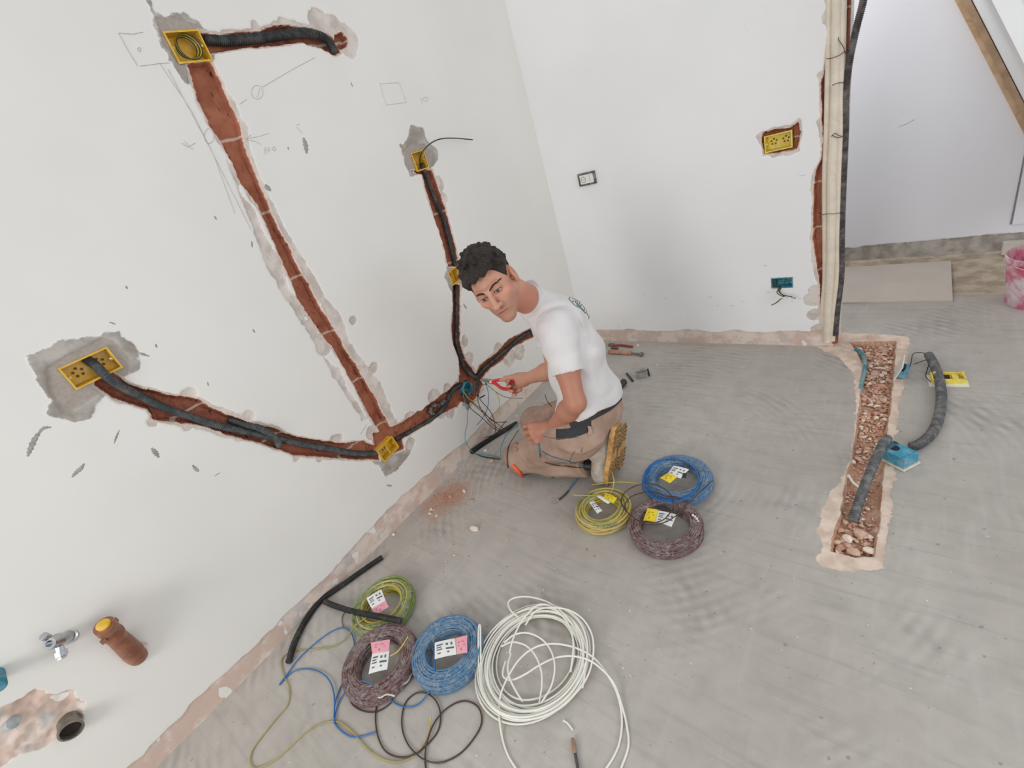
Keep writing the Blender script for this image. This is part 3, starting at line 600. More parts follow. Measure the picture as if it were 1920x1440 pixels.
MB().lathe(c0, ax, [(.028, 0), (.028, L*.9), (.031, L*.92), (.031, L), (.0255, L+.001), (.0255, 0)], 36, closed=True).build('pipe_wall', mat('grey steel pipe', (142, 136, 126), .35, .6, .15, 50), r)
MB().lathe(c0, ax, [(0, L-.016), (.0256, L-.014)], 30).build('inside', DARK, r)  # dark disc added in place of the shade down the pipe
c0 = lw(-10, 1287, 0); tip = onp(-4, 1288, 0, XW+.07)
r = MB().lathe(tip-A(.07,0,0), NX, [(.019, 0), (.019, .065), (.015, .072), (0, .073)], 24).build('pipe_plug', TEAL); tagit(r, 'round teal pipe cap cut off by the left edge of the picture', 'pipe cap')
tagit(MB().lathe(lw(22, 1356, -.004), A(.3,.2,.1), [(.016, -.02), (.016, .01), (0, .012)], 16).build('pipe', mat('pale grey pipe', (176, 182, 182), .5)), 'pale grey pipe buried in the broken plaster at the lower left', 'pipe')

# ================================================================== THINGS ON THE FLOOR
# loose conduits
flp = lambda P: [fl(x, y, z) for x, y, z in P]
SLV = mat('smooth black sleeve', (42, 41, 40), .5, 0, .1, 40, dust=.08)
o = conduit('conduit', flp([(541,1242,.013),(552,1205,.013),(572,1165,.013),(600,1127,.014),(640,1098,.014),(675,1073,.014),(717,1044,.014)]), .0125, SLV, pitch=.005, n=14); tagit(o, 'long curved black conduit offcut on the floor along the skirting', 'conduit')
o = conduit('conduit', flp([(609,1128,.013),(628,1136,.018),(660,1146,.045),(700,1154,.073),(752,1164,.075)]), .0115, SLV, pitch=.005, n=14); tagit(o, 'shorter black conduit offcut resting across the left yellow green coil', 'conduit')
o = conduit('conduit', flp([(882,848,.014),(910,829,.014),(940,810,.014),(970,793,.014)]), .0145, SLV, pitch=.005, n=14); tagit(o, 'straight black conduit offcut on the floor in front of the kneeling man', 'conduit')

LBL_W = mat('white paper label', (236, 236, 232), .6, 0, .01); LBL_P = mat('pink paper label', (238, 168, 180), .6, 0, .02); LBL_Y = mat('yellow paper label', (242, 214, 40), .55, 0, .02); INK = mat('print ink', (96, 98, 110), .6)
WRAPM = film('clear plastic wrap', (214, 216, 212), .38)
def coil(px, zc, R, r, hgt, m, label, strands, tilt=(0, 0), wrap=True, loose=0, seed=1, mats=None, group=None):
    """ring of wound wire; px = pixel of its centre"""
    rr = random.Random(seed); c = fl(px[0], px[1], zc); base = A(c[0], c[1], 0)
    t = thing('wire_coil', base, label, 'wire coil', group); nr, nh = strands; wr = min((R-r)/nr, hgt/nh)/2*1.12
    ux_ = nrm(A(1, 0, math.tan(tilt[0]))); uy_ = nrm(A(0, 1, math.tan(tilt[1]))); uz_ = nrm(np.cross(ux_, uy_))
    zlift = max(0, abs(math.tan(tilt[0]))+abs(math.tan(tilt[1])))*R*.9
    T = lambda x, y, z: base+ux_*x+uy_*y+uz_*z+A(0, 0, zlift)
    b = MB()
    for i in range(nr):
        for j in range(nh):
            R0 = r+(i+.5)*(R-r)/nr; z0 = wr+j*(hgt-2*wr)/max(1, nh-1)
            if j in (0, nh-1) and i in (0, nr-1) and nh > 2: R0 += (wr if i == 0 else -wr)*.5
            p1, p2, p3 = [rr.random()*6.28 for _ in range(3)]; amp = loose or .0012
            pts = [T((R0+amp*math.sin(2*a+p1)+amp*.5*math.sin(3*a+p3))*math.cos(a)+amp*math.cos(p2), (R0+amp*math.sin(2*a+p1))*math.sin(a)+amp*math.sin(p2), z0+amp*.5*math.sin(3*a+p2)) for a in np.linspace(0, 2*math.pi, 72, endpoint=False)]
            b.tube(pts, wr, 6, ((i*7+j*3) % len(mats)) if mats else 0, closed=True)
    b.build('winding', mats or m, t)
    if wrap:
        e = .003; prof = []
        for a in np.linspace(0, 2*math.pi, 20, endpoint=False):
            sx = math.copysign(abs(math.cos(a))**.6, math.cos(a)); sy = math.copysign(abs(math.sin(a))**.6, math.sin(a)); prof.append(((R+r)/2+sx*((R-r)/2+e), hgt/2+sy*(hgt/2+e)))
        V = []; n = 96
        for q, (pr_, ph) in enumerate(prof):
            for k in range(n):
                a = 2*math.pi*k/n; j = .0016*math.sin(a*17+q)*math.sin(a*5+q*.7)+.0022*max(0, math.sin(a*9+q*.3))**6
                V.append(T((pr_+j)*math.cos(a), (pr_+j)*math.sin(a), max(.0005, ph+j)))
        np_ = len(prof); F = [(i*n+k, i*n+(k+1) % n, ((i+1) % np_)*n+(k+1) % n, ((i+1) % np_)*n+k) for i in range(np_) for k in range(n)]
        MB().add(V, F).build('plastic_wrap', WRAPM, t)
    return t, T
def paper(parent, corners, m, name, lines_=None, z=0, ink=INK, bend=.004, label=None):
    """printed paper label as a thin bent sheet; corners = 4 world points"""
    a, b_, c, d = [np.array(p) for p in corners]; n = 8; V = []; up = A(0, 0, 1)
    nm_ = nrm(np.cross(b_-a, d-a)); nm_ = nm_ if nm_[2] > 0 else -nm_
    P = lambda u, v, o=0.: a*(1-u)*(1-v)+b_*u*(1-v)+c*u*v+d*(1-u)*v+nm_*(bend*math.sin(u*3.1)*math.sin(v*2.+.5)+o)
    for s in (0, -.0006):
        for i in range(n+1):
            for j in range(n+1): V.append(P(i/n, j/n, s))
    M_ = (n+1)**2; F = []
    for i in range(n):
        for j in range(n):
            k = i*(n+1)+j; F += [(k, k+n+1, k+n+2, k+1), (M_+k, M_+k+1, M_+k+n+2, M_+k+n+1)]
    ring = [i*(n+1) for i in range(n+1)]+[n*(n+1)+j for j in range(1, n+1)]+[i*(n+1)+n for i in range(n-1, -1, -1)]+[j for j in range(n-1, 0, -1)]
    F += [(ring[i], ring[(i+1) % len(ring)], ring[(i+1) % len(ring)]+M_, ring[i]+M_) for i in range(len(ring))]
    o = MB().add(V, F).build(name, m, parent, False)
    if label: o['label'] = label
    if lines_:
        b2 = MB()
        for (u0, v0, u1, v1) in lines_:
            V = [P(u, v, .0006) for u, v in ((u0, v0), (u1, v0), (u1, v1), (u0, v1))]; b2.prism(V, nm_*.0003)
        b2.build('print', ink, o, False)
    return o
PR1 = [(.1,.2,.4,.28),(.1,.36,.34,.42),(.1,.5,.38,.56),(.14,.72,.3,.78),(.55,.22,.66,.34),(.55,.5,.92,.6),(.6,.72,.7,.8),(.78,.2,.86,.36)]
PR2 = [(.2,.3,.7,.36),(.2,.5,.8,.56),(.4,.7,.5,.84)]
fq = lambda z, *P: [fl(x, y, z) for x, y in P]
YGM = [mat('yellow stripe wire', (188, 170, 56), .4, 0, .05), mat('olive green wire', (128, 132, 52), .4, 0, .05), mat('straw yellow wire', (204, 178, 84), .4, 0, .05)]
# right group
t, T = coil((1131,956), .03, .118, .068, .05, None, 'yellow green wire coil nearest the shoe of the man', (6, 5), loose=.003, seed=3, mats=YGM)
paper(t, fq(.058, (1105,942),(1114,940),(1130,958),(1120,963)), LBL_W, 'label', PR1)
paper(t, fq(.062, (1119,931),(1127,929),(1148,941),(1140,945)), LBL_W, 'label', None)
paper(t, fq(.066, (1136,924),(1157,934),(1150,944),(1131,933)), LBL_Y, 'label', PR2, ink=mat('dark yellow ink', (170, 140, 20)))
wire('loose_end', flp([(1075,928,.06),(1090,929,.056),(1108,929,.055),(1125,929,.052),(1140,938,.048)]), .0024, YGM[0], t)
wire('loose_end', flp([(1144,928,.058),(1150,912,.07),(1151,900,.09),(1148,888,.10),(1142,876,.10)]), .0021, YGM[2], t)
wire('loose_end', flp([(1110,909,.058),(1140,905,.06),(1170,904,.06),(1200,907,.055),(1215,912,.05)]), .0021, YGM[0], t)
t, T = coil((1270,899), .03, .143, .088, .05, mat('blue coil wire', (78, 122, 158), .42, 0, .06, 30), 'blue wire coil, farthest of the three beside the man', (7, 5), seed=5)
BLW = mat('bright blue wire', (44, 108, 172), .4, 0, .05)
b = MB()
for k in range(4):
    P = [fl(1262+(48+1.6*k)*math.cos(a)-1.5*k, 898+(37+1.3*k)*math.sin(a)+k, .056+.0035*k+.01*math.sin(a)) for a in np.linspace(0, 6.28, 48, endpoint=False)]; b.tube(P, .0024, 6, closed=True)
b.build('loose_turns', BLW, t)
wire('loose_end', flp([(1252,857,.09),(1240,868,.085),(1222,884,.07),(1208,900,.055),(1205,915,.05),(1215,928,.05),(1235,935,.055),(1262,938,.06)]), .0024, BLW, t)
paper(t, fq(.070, (1263,873),(1292,880),(1276,897),(1250,890)), LBL_W, 'label', PR1)
paper(t, fq(.074, (1252,887),(1270,894),(1256,906),(1237,896)), LBL_Y, 'label', PR2, ink=mat('dark yellow ink', (170, 140, 20)))
paper(t, fq(.068, (1278,884),(1288,886),(1286,897),(1276,896)), mat('black tape', (44, 44, 46), .5), 'tape', None)
BRW = mat('brown coil wire', (112, 78, 76), .42, 0, .08, 30)
t, T = coil((1247,987), .03, .139, .090, .055, BRW, 'brown wire coil in plastic wrap, nearest of the three beside the man', (7, 5), seed=8)
paper(t, fq(.066, (1214,953),(1234,956),(1228,979),(1206,976)), LBL_Y, 'label', PR2, ink=mat('dark yellow ink', (170, 140, 20)))
paper(t, fq(.064, (1234,957),(1269,965),(1259,988),(1228,978)), LBL_W, 'label', PR1)
paper(t, fq(.062, (1231,948),(1253,951),(1253,957),(1231,954)), mat('black tape', (44, 44, 46), .5), 'tape', None)
BW2 = mat('dark brown wire', (74, 50, 44), .4, 0, .05)
wire('loose_end', flp([(1336,901,.07),(1318,917,.07),(1300,935,.075),(1288,945,.08),(1270,965,.08),(1245,980,.08),(1215,984,.078),(1190,972,.07),(1172,955,.055),(1165,938,.055),(1173,922,.06),(1195,910,.07),(1222,907,.08),(1248,918,.08),(1261,935,.08),(1260,955,.08),(1243,975,.08),(1215,981,.08),(1195,975,.075),(1178,962,.065),(1172,948,.06),(1180,934,.065),(1200,925,.07),(1225,922,.075),(1248,930,.08),(1268,932,.075),(1290,942,.07)]), .0023, BW2, t)
b = MB()
b.tube(cr(flp([(1298,965,.062),(1306,972,.058),(1311,985,.045),(1306,1002,.03),(1292,1012,.03),(1272,1034,.02)]), 8), [.004+.002*math.sin(i*1.7) for i in range(41)], 7)
b.build('crumpled_wrap', mat('white plastic film', (222, 216, 208), .3), t)
# left group
t, T = coil((718,1137), .03, .128, .078, .05, None, 'yellow green wire coil under the black conduit offcut at the left', (6, 5), loose=.003, seed=13, mats=YGM[:2]+[mat('green tint wire', (118, 140, 60), .4)])
paper(t, fq(.062, (687,1122),(715,1105),(723,1126),(697,1142)), LBL_W, 'label', PR1)
paper(t, fq(.062, (697,1142),(723,1126),(729,1138),(703,1155)), LBL_P, 'label', PR2, ink=mat('rose ink', (200, 110, 130)))
wire('loose_end', flp([(686,1158,.06),(664,1175,.05),(650,1195,.01),(630,1210,.004),(600,1216,.004),(570,1219,.004),(545,1221,.005),(528,1238,.004),(532,1265,.004),(542,1290,.004),(540,1320,.004),(520,1345,.004),(492,1380,.004),(472,1410,.004),(470,1432,.004),(482,1440,.004),(515,1425,.004),(545,1400,.004),(575,1372,.004),(605,1356,.004),(635,1354,.004),(660,1372,.004),(690,1405,.004),(720,1424,.004),(750,1428,.004),(778,1415,.004),(798,1390,.004),(806,1365,.004),(808,1342,.02)]), .0021, mat('weathered yellow wire', (172, 158, 88), .45, 0, .12, 8), t)
t, T = coil((714,1242), .03, .138, .082, .055, BRW, 'brown wire coil with pink and white label, left of the blue coil', (7, 5), seed=17)
paper(t, fq(.066, (695,1205),(731,1199),(729,1222),(698,1226)), LBL_P, 'label', PR2, ink=mat('rose ink', (200, 110, 130)))
paper(t, fq(.066, (698,1226),(730,1220),(726,1255),(691,1264)), LBL_W, 'label', PR1)
wire('loose_end', flp([(663,1250,.06),(655,1275,.05),(653,1300,.02),(662,1322,.005),(685,1334,.004),(710,1333,.004),(732,1318,.006),(738,1302,.008),(728,1293,.01),(715,1302,.007),(707,1320,.004),(704,1350,.004),(710,1385,.004),(725,1410,.005),(752,1420,.004),(780,1413,.006),(805,1392,.004),(822,1368,.004),(826,1340,.005),(818,1315,.006),(800,1300,.006),(780,1300,.004),(762,1315,.004),(754,1340,.004),(755,1370,.004),(768,1400,.005),(795,1424,.007),(825,1430,.004),(860,1415,.004),(888,1385,.004),(903,1355,.004),(898,1328,.004),(878,1315,.004),(855,1318,.004),(830,1335,.007),(812,1360,.008),(800,1395,.008),(797,1425,.004),(800,1450,.004)]), .0024, mat('dark brown wire', (74, 50, 44)), t)
wire('loose_end', flp([(732,1230,.075),(745,1222,.09),(756,1208,.10),(765,1193,.11)]), .0021, YGM[2], t)
b = MB()
for k, P in enumerate([[(684,1305),(700,1302),(712,1308),(725,1302),(740,1305)], [(690,1296),(696,1306),(705,1300)], [(742,1290),(752,1285),(764,1278),(772,1262)]]):
    b.tube(cr([fl(x, y, .045-.012*k) for x, y in P], 6), .0026, 6)
b.build('crumpled_wrap', mat('white plastic film', (222, 216, 208)), t)
t, T = coil((841,1222), .03, .129, .072, .055, mat('blue coil wire', (78, 122, 158)), 'blue wire coil with pink and white label, beside the white cable', (7, 5), seed=19)
paper(t, fq(.068, (815,1205),(853,1197),(856,1227),(815,1236)), LBL_W, 'label', PR1)
paper(t, fq(.068, (854,1197),(876,1191),(876,1224),(857,1227)), LBL_P, 'label', PR2, ink=mat('rose ink', (200, 110, 130)))
paper(t, fq(.064, (801,1220),(812,1215),(813,1227),(804,1231)), mat('black tape', (44, 44, 46)), 'tape', None)
wire('loose_end', flp([(812,1215,.065),(814,1235,.06),(815,1260,.055),(811,1280,.045),(802,1300,.02),(785,1320,.006),(762,1326,.005),(735,1315,.006),(715,1298,.035),(695,1282,.055),(680,1277,.055),(660,1283,.035),(645,1300,.01),(634,1320,.005),(628,1345,.005),(628,1356,.004),(640,1370,.004),(658,1381,.004),(680,1380,.004),(706,1373,.006)]), .0024, BLW, t)
o = wire('wire', flp([(627,1355,.008),(627,1330,.008),(626,1300,.008),(617,1275,.008),(600,1260,.006),(575,1254,.004),(548,1260,.004),(524,1284,.004),(540,1262,.006),(560,1235,.006),(590,1207,.007),(620,1185,.006),(645,1177,.006),(660,1190,.006),(664,1215,.004),(655,1250,.004),(640,1285,.004),(629,1315,.008),(626,1345,.01)]), .0024, BLW); tagit(o, 'loose blue wire lying in loops at the far left of the floor', 'wire')
o = wire('wire', flp([(682,1125,.02),(662,1140,.01),(645,1150,.004),(641,1165,.004),(645,1177,.004)]), .0016, W_GRN); tagit(o, 'thin dark wire end between the conduit offcut and the yellow green coil', 'wire')
# white cable
c = fl(1004, 1242, 0); t = thing('cable_coil', c, 'large loose coil of white cable at the bottom centre', 'cable coil')
rr = random.Random(4)
def ell(cx, cy, a, b_, rot, ph, sp, n=60, z0=.01, z1=.0, wob=0.):
    out = []
    for k in range(n):
        q = ph+sp*k/(n-1); x, y = a*math.cos(q), b_*math.sin(q); x += wob*math.sin(3*q+ph)
        out.append((cx+x*math.cos(rot)-y*math.sin(rot), cy+x*math.sin(rot)+y*math.cos(rot), z0+z1*math.sin(q*2+ph)))
    return out
b = MB()
for k in range(20):
    f = .74+.26*(k/19.)**.7; a = 116*f+rr.uniform(-4, 4); bb_ = 96*f+rr.uniform(-4, 4)
    b.tube([fl(x, y, z) for x, y, z in ell(1001+rr.uniform(-5, 5)+(1-f)*16, 1245+rr.uniform(-5, 5)-(1-f)*30, a, bb_, -.86+rr.uniform(-.06, .06), rr.random()*6, 6.2832*59/60, 60, .010+.003*(k % 9), .004, rr.uniform(-1.5, 1.5))], .0030, 7, closed=True)
b.build('winding', W_WHT, t)
b = MB()
for P in [[(975,1160,.03),(958,1145,.04),(953,1130,.04),(965,1121,.04),(990,1119,.04),(1020,1126,.04),(1045,1140,.04),(1065,1160,.04),(1082,1190,.03),(1092,1225,.03),(1096,1265,.03),(1092,1290,.03)],
          [(948,1240,.03),(943,1258,.03),(945,1270,.03),(960,1275,.03),(985,1264,.035),(1010,1248,.035),(1040,1234,.035),(1070,1230,.035),(1100,1236,.035),(1125,1252,.03),(1150,1280,.02),(1165,1320,.01),(1175,1360,.005),(1178,1400,.004),(1163,1445,.004)],
          [(1130,1450,.004),(1150,1420,.004),(1162,1390,.004),(1166,1350,.006),(1160,1310,.012),(1145,1275,.02),(1115,1235,.03),(1080,1215,.035),(1040,1207,.04),(1005,1213,.04),(975,1235,.04),(952,1270,.035),(938,1305,.03),(936,1340,.02),(941,1380,.006),(952,1415,.004),(972,1448,.004)],
          [(936,1130,.0),(960,1142,.0)][:0] or [(985,1172,.035),(1000,1150,.045),(1020,1140,.05),(1060,1142,.05),(1090,1158,.045),(1108,1185,.04),(1113,1215,.035),(1108,1250,.03),(1095,1280,.03),(1070,1310,.03)],
          [(945,1205,.035),(965,1190,.04),(990,1187,.04),(1015,1198,.04),(1033,1220,.04),(1040,1250,.04),(1034,1285,.035),(1015,1318,.03)],
          [(940,1212,.03),(960,1204,.035),(985,1210,.035),(1003,1228,.035),(1014,1255,.035),(1016,1285,.03),(1011,1318,.02)],
          [(958,1225,.03),(952,1250,.035),(957,1275,.035),(970,1300,.03),(980,1315,.03)],
          [(955,1225,.03),(962,1198,.04),(975,1170,.045),(990,1150,.05),(1010,1134,.05),(1030,1136,.045),(1050,1150,.04),(1068,1175,.04),(1075,1210,.04),(1070,1260,.03)],
          [(912,1300,.02),(903,1280,.02),(898,1255,.03),(897,1220,.05),(897,1190,.06),(898,1174,.06),(900,1172,.06),(901,1180,.06),(901,1215,.05),(903,1250,.03),(912,1285,.02),(925,1315,.02)]]:
    b.tube(cr([fl(*p) for p in P], 8), .0030, 7)
b.build('loose_end', W_WHT, t)
o = wire('cable_offcut', flp([(1056,1351,.004),(1064,1356,.004),(1074,1369,.004)]), .003, W_WHT); tagit(o, 'tiny white cable offcut below the white cable coil', 'cable')
# screwdriver at the bottom edge
p0, p1, p2 = fl(1074,1388,.008), fl(1078,1410,.008), fl(1086,1455,.006); r = thing('screwdriver', p2, 'thin screwdriver with copper coloured tip cut off by the bottom edge', 'tool')
MB().tube(even(np.array([p1, p2]), .01), .0042, 10).build('shaft', mat('dark steel', (92, 90, 92), .4, .6), r)
MB().lathe(p1, p0-p1, [(.0045, -.004), (.0062, .0), (.0062, .018), (.005, .030), (.0042, .034), (0, .035)], 12).build('tip', mat('dusty copper', (164, 132, 106), .6, .2), r)

# ================================================================== TRENCH AND ITS FITTINGS
def pebble(b, c, s, seed, mi=0):
    q = random.Random(seed); V = []
    u = [(0,0,1),(0,0,-1)]+[(math.cos(a), math.sin(a), h) for h in (-.45, .45) for a in np.linspace(0, 6.28, 7)[:-1]+(.5 if h > 0 else 0)]
    R = np.array(Matrix.Rotation(q.random()*6, 3, 'Z') @ Matrix.Rotation(q.uniform(-.5, .5), 3, 'X')); sc3 = A(s*q.uniform(.7, 1.3), s*q.uniform(.6, 1.1), s*q.uniform(.3, .7))
    for p in u: V.append(np.array(c)+R@(nrm(p)*sc3*q.uniform(.75, 1.2)))
    lo = [2+i for i in range(6)]; hi = [8+i for i in range(6)]; F = []
    for i in range(6):
        j = (i+1) % 6; F += [(0, hi[i], hi[j]), (1, lo[j], lo[i]), (lo[i], lo[j], hi[i]), (lo[j], hi[j], hi[i])]
    b.add(V, F, mi)
RUB = [mat('brick crumb', (200, 152, 126), .9, 0, .15, 60), mat('pink mortar crumb', (206, 172, 150), .9, 0, .1, 60), mat('pale plaster crumb', (228, 212, 196), .9, 0, .05, 60), mat('dark brick crumb', (172, 120, 96), .9, 0, .1, 60)]
b = MB(); tp = toF(TR); n = 0
xs_, ys_ = [p[0] for p in tp], [p[1] for p in tp]
cx_, cy_ = rng.uniform(min(xs_), max(xs_), 6000), rng.uniform(min(ys_), max(ys_), 6000); sdv = sdpoly(tp, cx_, cy_)
for x, y, s_ in zip(cx_, cy_, sdv):
    if s_ > -.010: continue
    f = .9 if (y > 2.0 or y < 1.45) else .45
    if vn(x*14, y*14, 0, 7) > f-.35 and random.random() > .18: continue
    sz = random.choice([.003, .004, .005, .006, .009, .013 if y > 2.1 or y < 1.45 else .006]); pebble(b, (x, y, -.027+.010*float(fbm(x*22, y*22, 0, 131))+sz*.3), sz, n, random.choice([0, 0, 0, 1, 1, 2, 3])); n += 1
    if n > 1500: break
o = b.build('rubble', RUB, None, False); tagit(o, 'pink brick rubble lying in the floor trench', 'rubble', kind='stuff')
b = MB(); dcx = fl(838, 930)
for k in range(260):
    a, q = random.random()*6.28, abs(random.gauss(0, .075)); p = dcx+A(math.cos(a)*q*1.2, math.sin(a)*q*1.6, 0)
    if p[0] < XW+.012: continue
    pebble(b, (p[0], p[1], .001), random.choice([.0015, .002, .003, .004]), 5000+k, random.choice([0, 0, 3]))
for k in range(150):
    p = dcx+A(random.gauss(.12, .16), random.gauss(.12, .26), 0)
    if p[0] < XW+.012: continue
    pebble(b, (p[0], p[1], .001), random.choice([.0015, .002, .003]), 6000+k, random.choice([0, 1, 2]))
o = b.build('brick_dust', RUB, None, False); tagit(o, 'reddish brick dust and crumbs swept against the left skirting', 'dust', kind='stuff')
STN = [((888,992), .026, 2, 'largest pale plaster chunk lying alone on the floor'), ((870,921), .013, 2, 'oval white plaster chip just right of the brick dust'), ((885,938), .013, 0, 'orange brick crumb right of the dust pile'), ((808,955), .010, 2, 'pale chip in the middle of the brick dust'), ((806,963), .010, 2, 'pale chip at the lower edge of the brick dust'),
       ((813,956), .009, 1, 'yellowish chip in the brick dust'), ((738,1002), .010, 2, 'white chip against the skirting below the dust pile'), ((910,845), .012, 2, 'white chip behind the straight conduit offcut'), ((921,865), .013, 1, 'grey pebble in front of the left knee of the man'), ((871,878), .008, 1, 'small pale pebble left of the knee pad'), ((844,932), .016, 0, 'lumpy brick crumb at the right of the dust pile'),
       ((874,932), .006, 2, 'small white crumb below the oval chip'), ((884,927), .006, 1, 'small crumb between the oval chip and orange crumb'), ((818,967), .007, 2, 'small white crumb lowest below the dust pile'), ((1232,684), .008, 2, 'white crumb on the floor right of the tape measure'), ((1196,647), .011, 2, 'white plaster chip by the red pliers near the back wall'),
       ((969,780), .006, 2, 'tiny white crumb beyond the straight conduit offcut'), ((852,1041), .006, 2, 'tiny white crumb above the blue coil, left one'), ((931,1172), .006, 2, 'tiny white crumb between blue coil and white cable'), ((836,1053), .005, 2, 'tiny white crumb on the bare floor near the left coils')]
for k, ((x, y), s, mi, lab) in enumerate(STN):
    b = MB(); pebble(b, fl(x, y, s*.35), s, 9100+k); o = b.build('plaster_chip', RUB[mi], None, False); tagit(o, lab, 'debris', 'loose chips on the floor')
for k, (x, y, s) in enumerate([(1633,637,.030),(1612,655,.016),(1620,748,.014),(1597,866,.014),(1610,905,.012),(1590,893,.012),(1612,1000,.022),(1590,1010,.018),(1648,995,.016),(1630,1032,.02),(1640,700,.026),(1650,690,.022),(1600,1035,.02),(1622,775,.010),(1610,860,.012)]):
    b = MB(); pebble(b, fl(x, y, -.012), s, 9300+k); o = b.build('mortar_chunk', RUB[1+k % 2], None, False)
    tagit(o, ['flat pale mortar chunk at the head of the trench', 'mortar chunk by the teal tube end in the trench', 'mortar chunk midway up the trench left side', 'pale chunk beside the flexible conduit, left', 'small chunk left of the flexible conduit', 'chunk at the left trench edge beside the conduit', 'chunk at the foot of the flexible conduit', 'chunk left of the conduit foot', 'chunk right of the conduit foot', 'chunk at the near end of the trench', 'broken mortar piece in the upper trench', 'second broken mortar piece in the upper trench', 'chunk in the near left corner of the trench', 'small pale crumb above the middle of the trench', 'small chunk in the middle of the trench'][k], 'debris', 'mortar chunks in the trench')
o = conduit('conduit', flp([(1600,978,-.012),(1606,955,.005),(1618,920,.03),(1632,885,.06),(1645,855,.075),(1656,832,.07),(1664,822,.05)]), .0165, GRY, pitch=.009, n=16); tagit(o, 'ribbed grey conduit rising out of the trench into the teal box', 'conduit')
o = conduit('conduit', flp([(1708,838,.02),(1725,832,.02),(1745,815,.02),(1758,790,.022),(1765,750,.022),(1762,715,.024),(1752,685,.03),(1741,665,.035)]), .0185, GRY, pitch=.006, n=16); tagit(o, 'thick dusty grey conduit curving from the teal floor box to the yellow frame', 'conduit')
o = conduit('conduit', flp([(1604,655,.005),(1614,660,.004),(1621,676,.002),(1620,700,-.004),(1614,722,-.008),(1612,738,-.012)]), .0095, mat('dusty teal tube', (78, 138, 148), .55, 0, .2, 30, dust=.4), corr=False); tagit(o, 'bent teal tube at the head of the trench', 'tube')
tagit(wire('wire', flp([(1613,736,-.01),(1622,744,-.012),(1632,750,-.014),(1636,758,-.02)]), .0035, mat('pale pink wire', (226, 186, 170), .5)), 'pale pink wire end below the teal tube in the trench', 'wire')
tagit(wire('wire', flp([(1592,893,-.012),(1600,905,-.012),(1612,914,-.012)]), .0045, W_WHT), 'short white stick lying in the trench by the grey conduit', 'wire')
# teal floor box lying on its side
def tbox(px, z, w_, h_, d_, rot, tilt, m, label, extra=None, name='junction_box'):
    c = fl(px[0], px[1], z); R = np.array(Matrix.Rotation(rot, 3, 'Z') @ Matrix.Rotation(tilt[0], 3, 'X') @ Matrix.Rotation(tilt[1], 3, 'Y'))
    r = thing(name, A(c[0], c[1], 0), label, 'electrical box'); b = MB(); openbox(b, c+R@A(0, 0, d_/2), (R[:, 0], R[:, 1], R[:, 2]), w_, h_, d_); b.build('housing', m, r, False); return r, c, R
TEAL2 = mat('bright teal plastic', (62, 150, 178), .45, 0, .12, 50, dust=.35)
c = fl(1686, 853, .032); R = np.array(Matrix.Rotation(-.62, 3, 'Z')); r = thing('junction_box', A(c[0], c[1], 0), 'teal box standing at the trench edge, two grey conduits joined to it', 'electrical box')
MB().box(c, (.045, .034, .022), R).build('housing', TEAL2, r, False)
MB().box(c+R@A(-.036, 0, .006), (.012, .030, .020), R).build('socket_neck', mat('dark teal', (40, 96, 112), .5, 0, .2, 50, dust=.3), r, False)
MB().box(c+R@A(0, 0, -.026), (.051, .040, .003), R).build('cover_plate', mat('cream plate', (222, 218, 200), .5), r, False)
b = MB()
for sx, sy in ((-1,-1),(1,-1),(1,1),(-1,1)): b.lathe(c+R@A(sx*.036, sy*.026, .022), A(0,0,1), [(.006, 0), (.006, .004), (.003, .004), (.003, .001), (0, .001)], 10)
b.build('corner_post', TEAL2, r)
MB().lathe(c+R@A(-.018, 0, .0225), A(0,0,1), [(0, 0), (.015, 0), (.015, .0008), (0, .0008)], 18).build('opening', DARK, r)
# white plate with teal back leaning by the trench
c = fl(1686, 690, .045); R = np.array(Matrix.Rotation(-.03, 3, 'Z') @ Matrix.Rotation(-1.22, 3, 'Y')); r = thing('socket_plate', A(c[0], c[1], 0), 'white cover plate with a teal back tipped up at the trench edge', 'cover plate')
MB().box(c, (.040, .058, .002), R).build('plate', mw, r, False)
MB().box(c+R@A(-.012, .008, -.018), (.022, .034, .016), R).build('back_housing', TEAL2, r, False)
MB().box(c+R@A(.014, -.01, -.010), (.010, .018, .008), R).build('module', DARK, r, False)
# yellow frame box with white plate on the floor
c = fl(1777, 708, .02); R = np.array(Matrix.Rotation(.12, 3, 'Z')); r = thing('floor_socket', A(c[0], c[1], 0), 'yellow box frame on a white cover plate lying on the grey floor', 'electrical box')
MB().box(A(c[0], c[1], .003), (.066, .046, .003), R).build('plate', mw, r, False)
ym = mat('lemon plastic', (236, 214, 96), .45, 0, .08, 50)
b = MB(); g = A(c[0], c[1], 0)
for sx in (-1, 1): b.box(g+R@A(sx*.054, 0, .018), (.003, .032, .012), R)
for sy in (-1, 1): b.box(g+R@A(0, sy*.030, .018), (.054, .003, .012), R)
b.box(g+R@A(.012, 0, .010), (.004, .028, .004), R); b.box(g+R@A(-.03, 0, .010), (.02, .028, .003), R)
b.build('frame', ym, r, False)
MB().box(g+R@A(.024, 0, .018), (.010, .020, .008), R).build('socket_module', ym, r, False)
MB().box(g+R@A(-.006, .002, .016), (.013, .018, .006), R).build('socket_module', DARK, r, False)
for sx in (-.045, .05): MB().box(g+R@A(sx, .012, .034), (.004, .004, .008), R).build('clip', ym, r, False)
MB().box(g+R@A(-.03, .018, .026), (.016, .012, .006), R).build('terminal', mat('orange terminal', (230, 152, 96), .5), r, False)
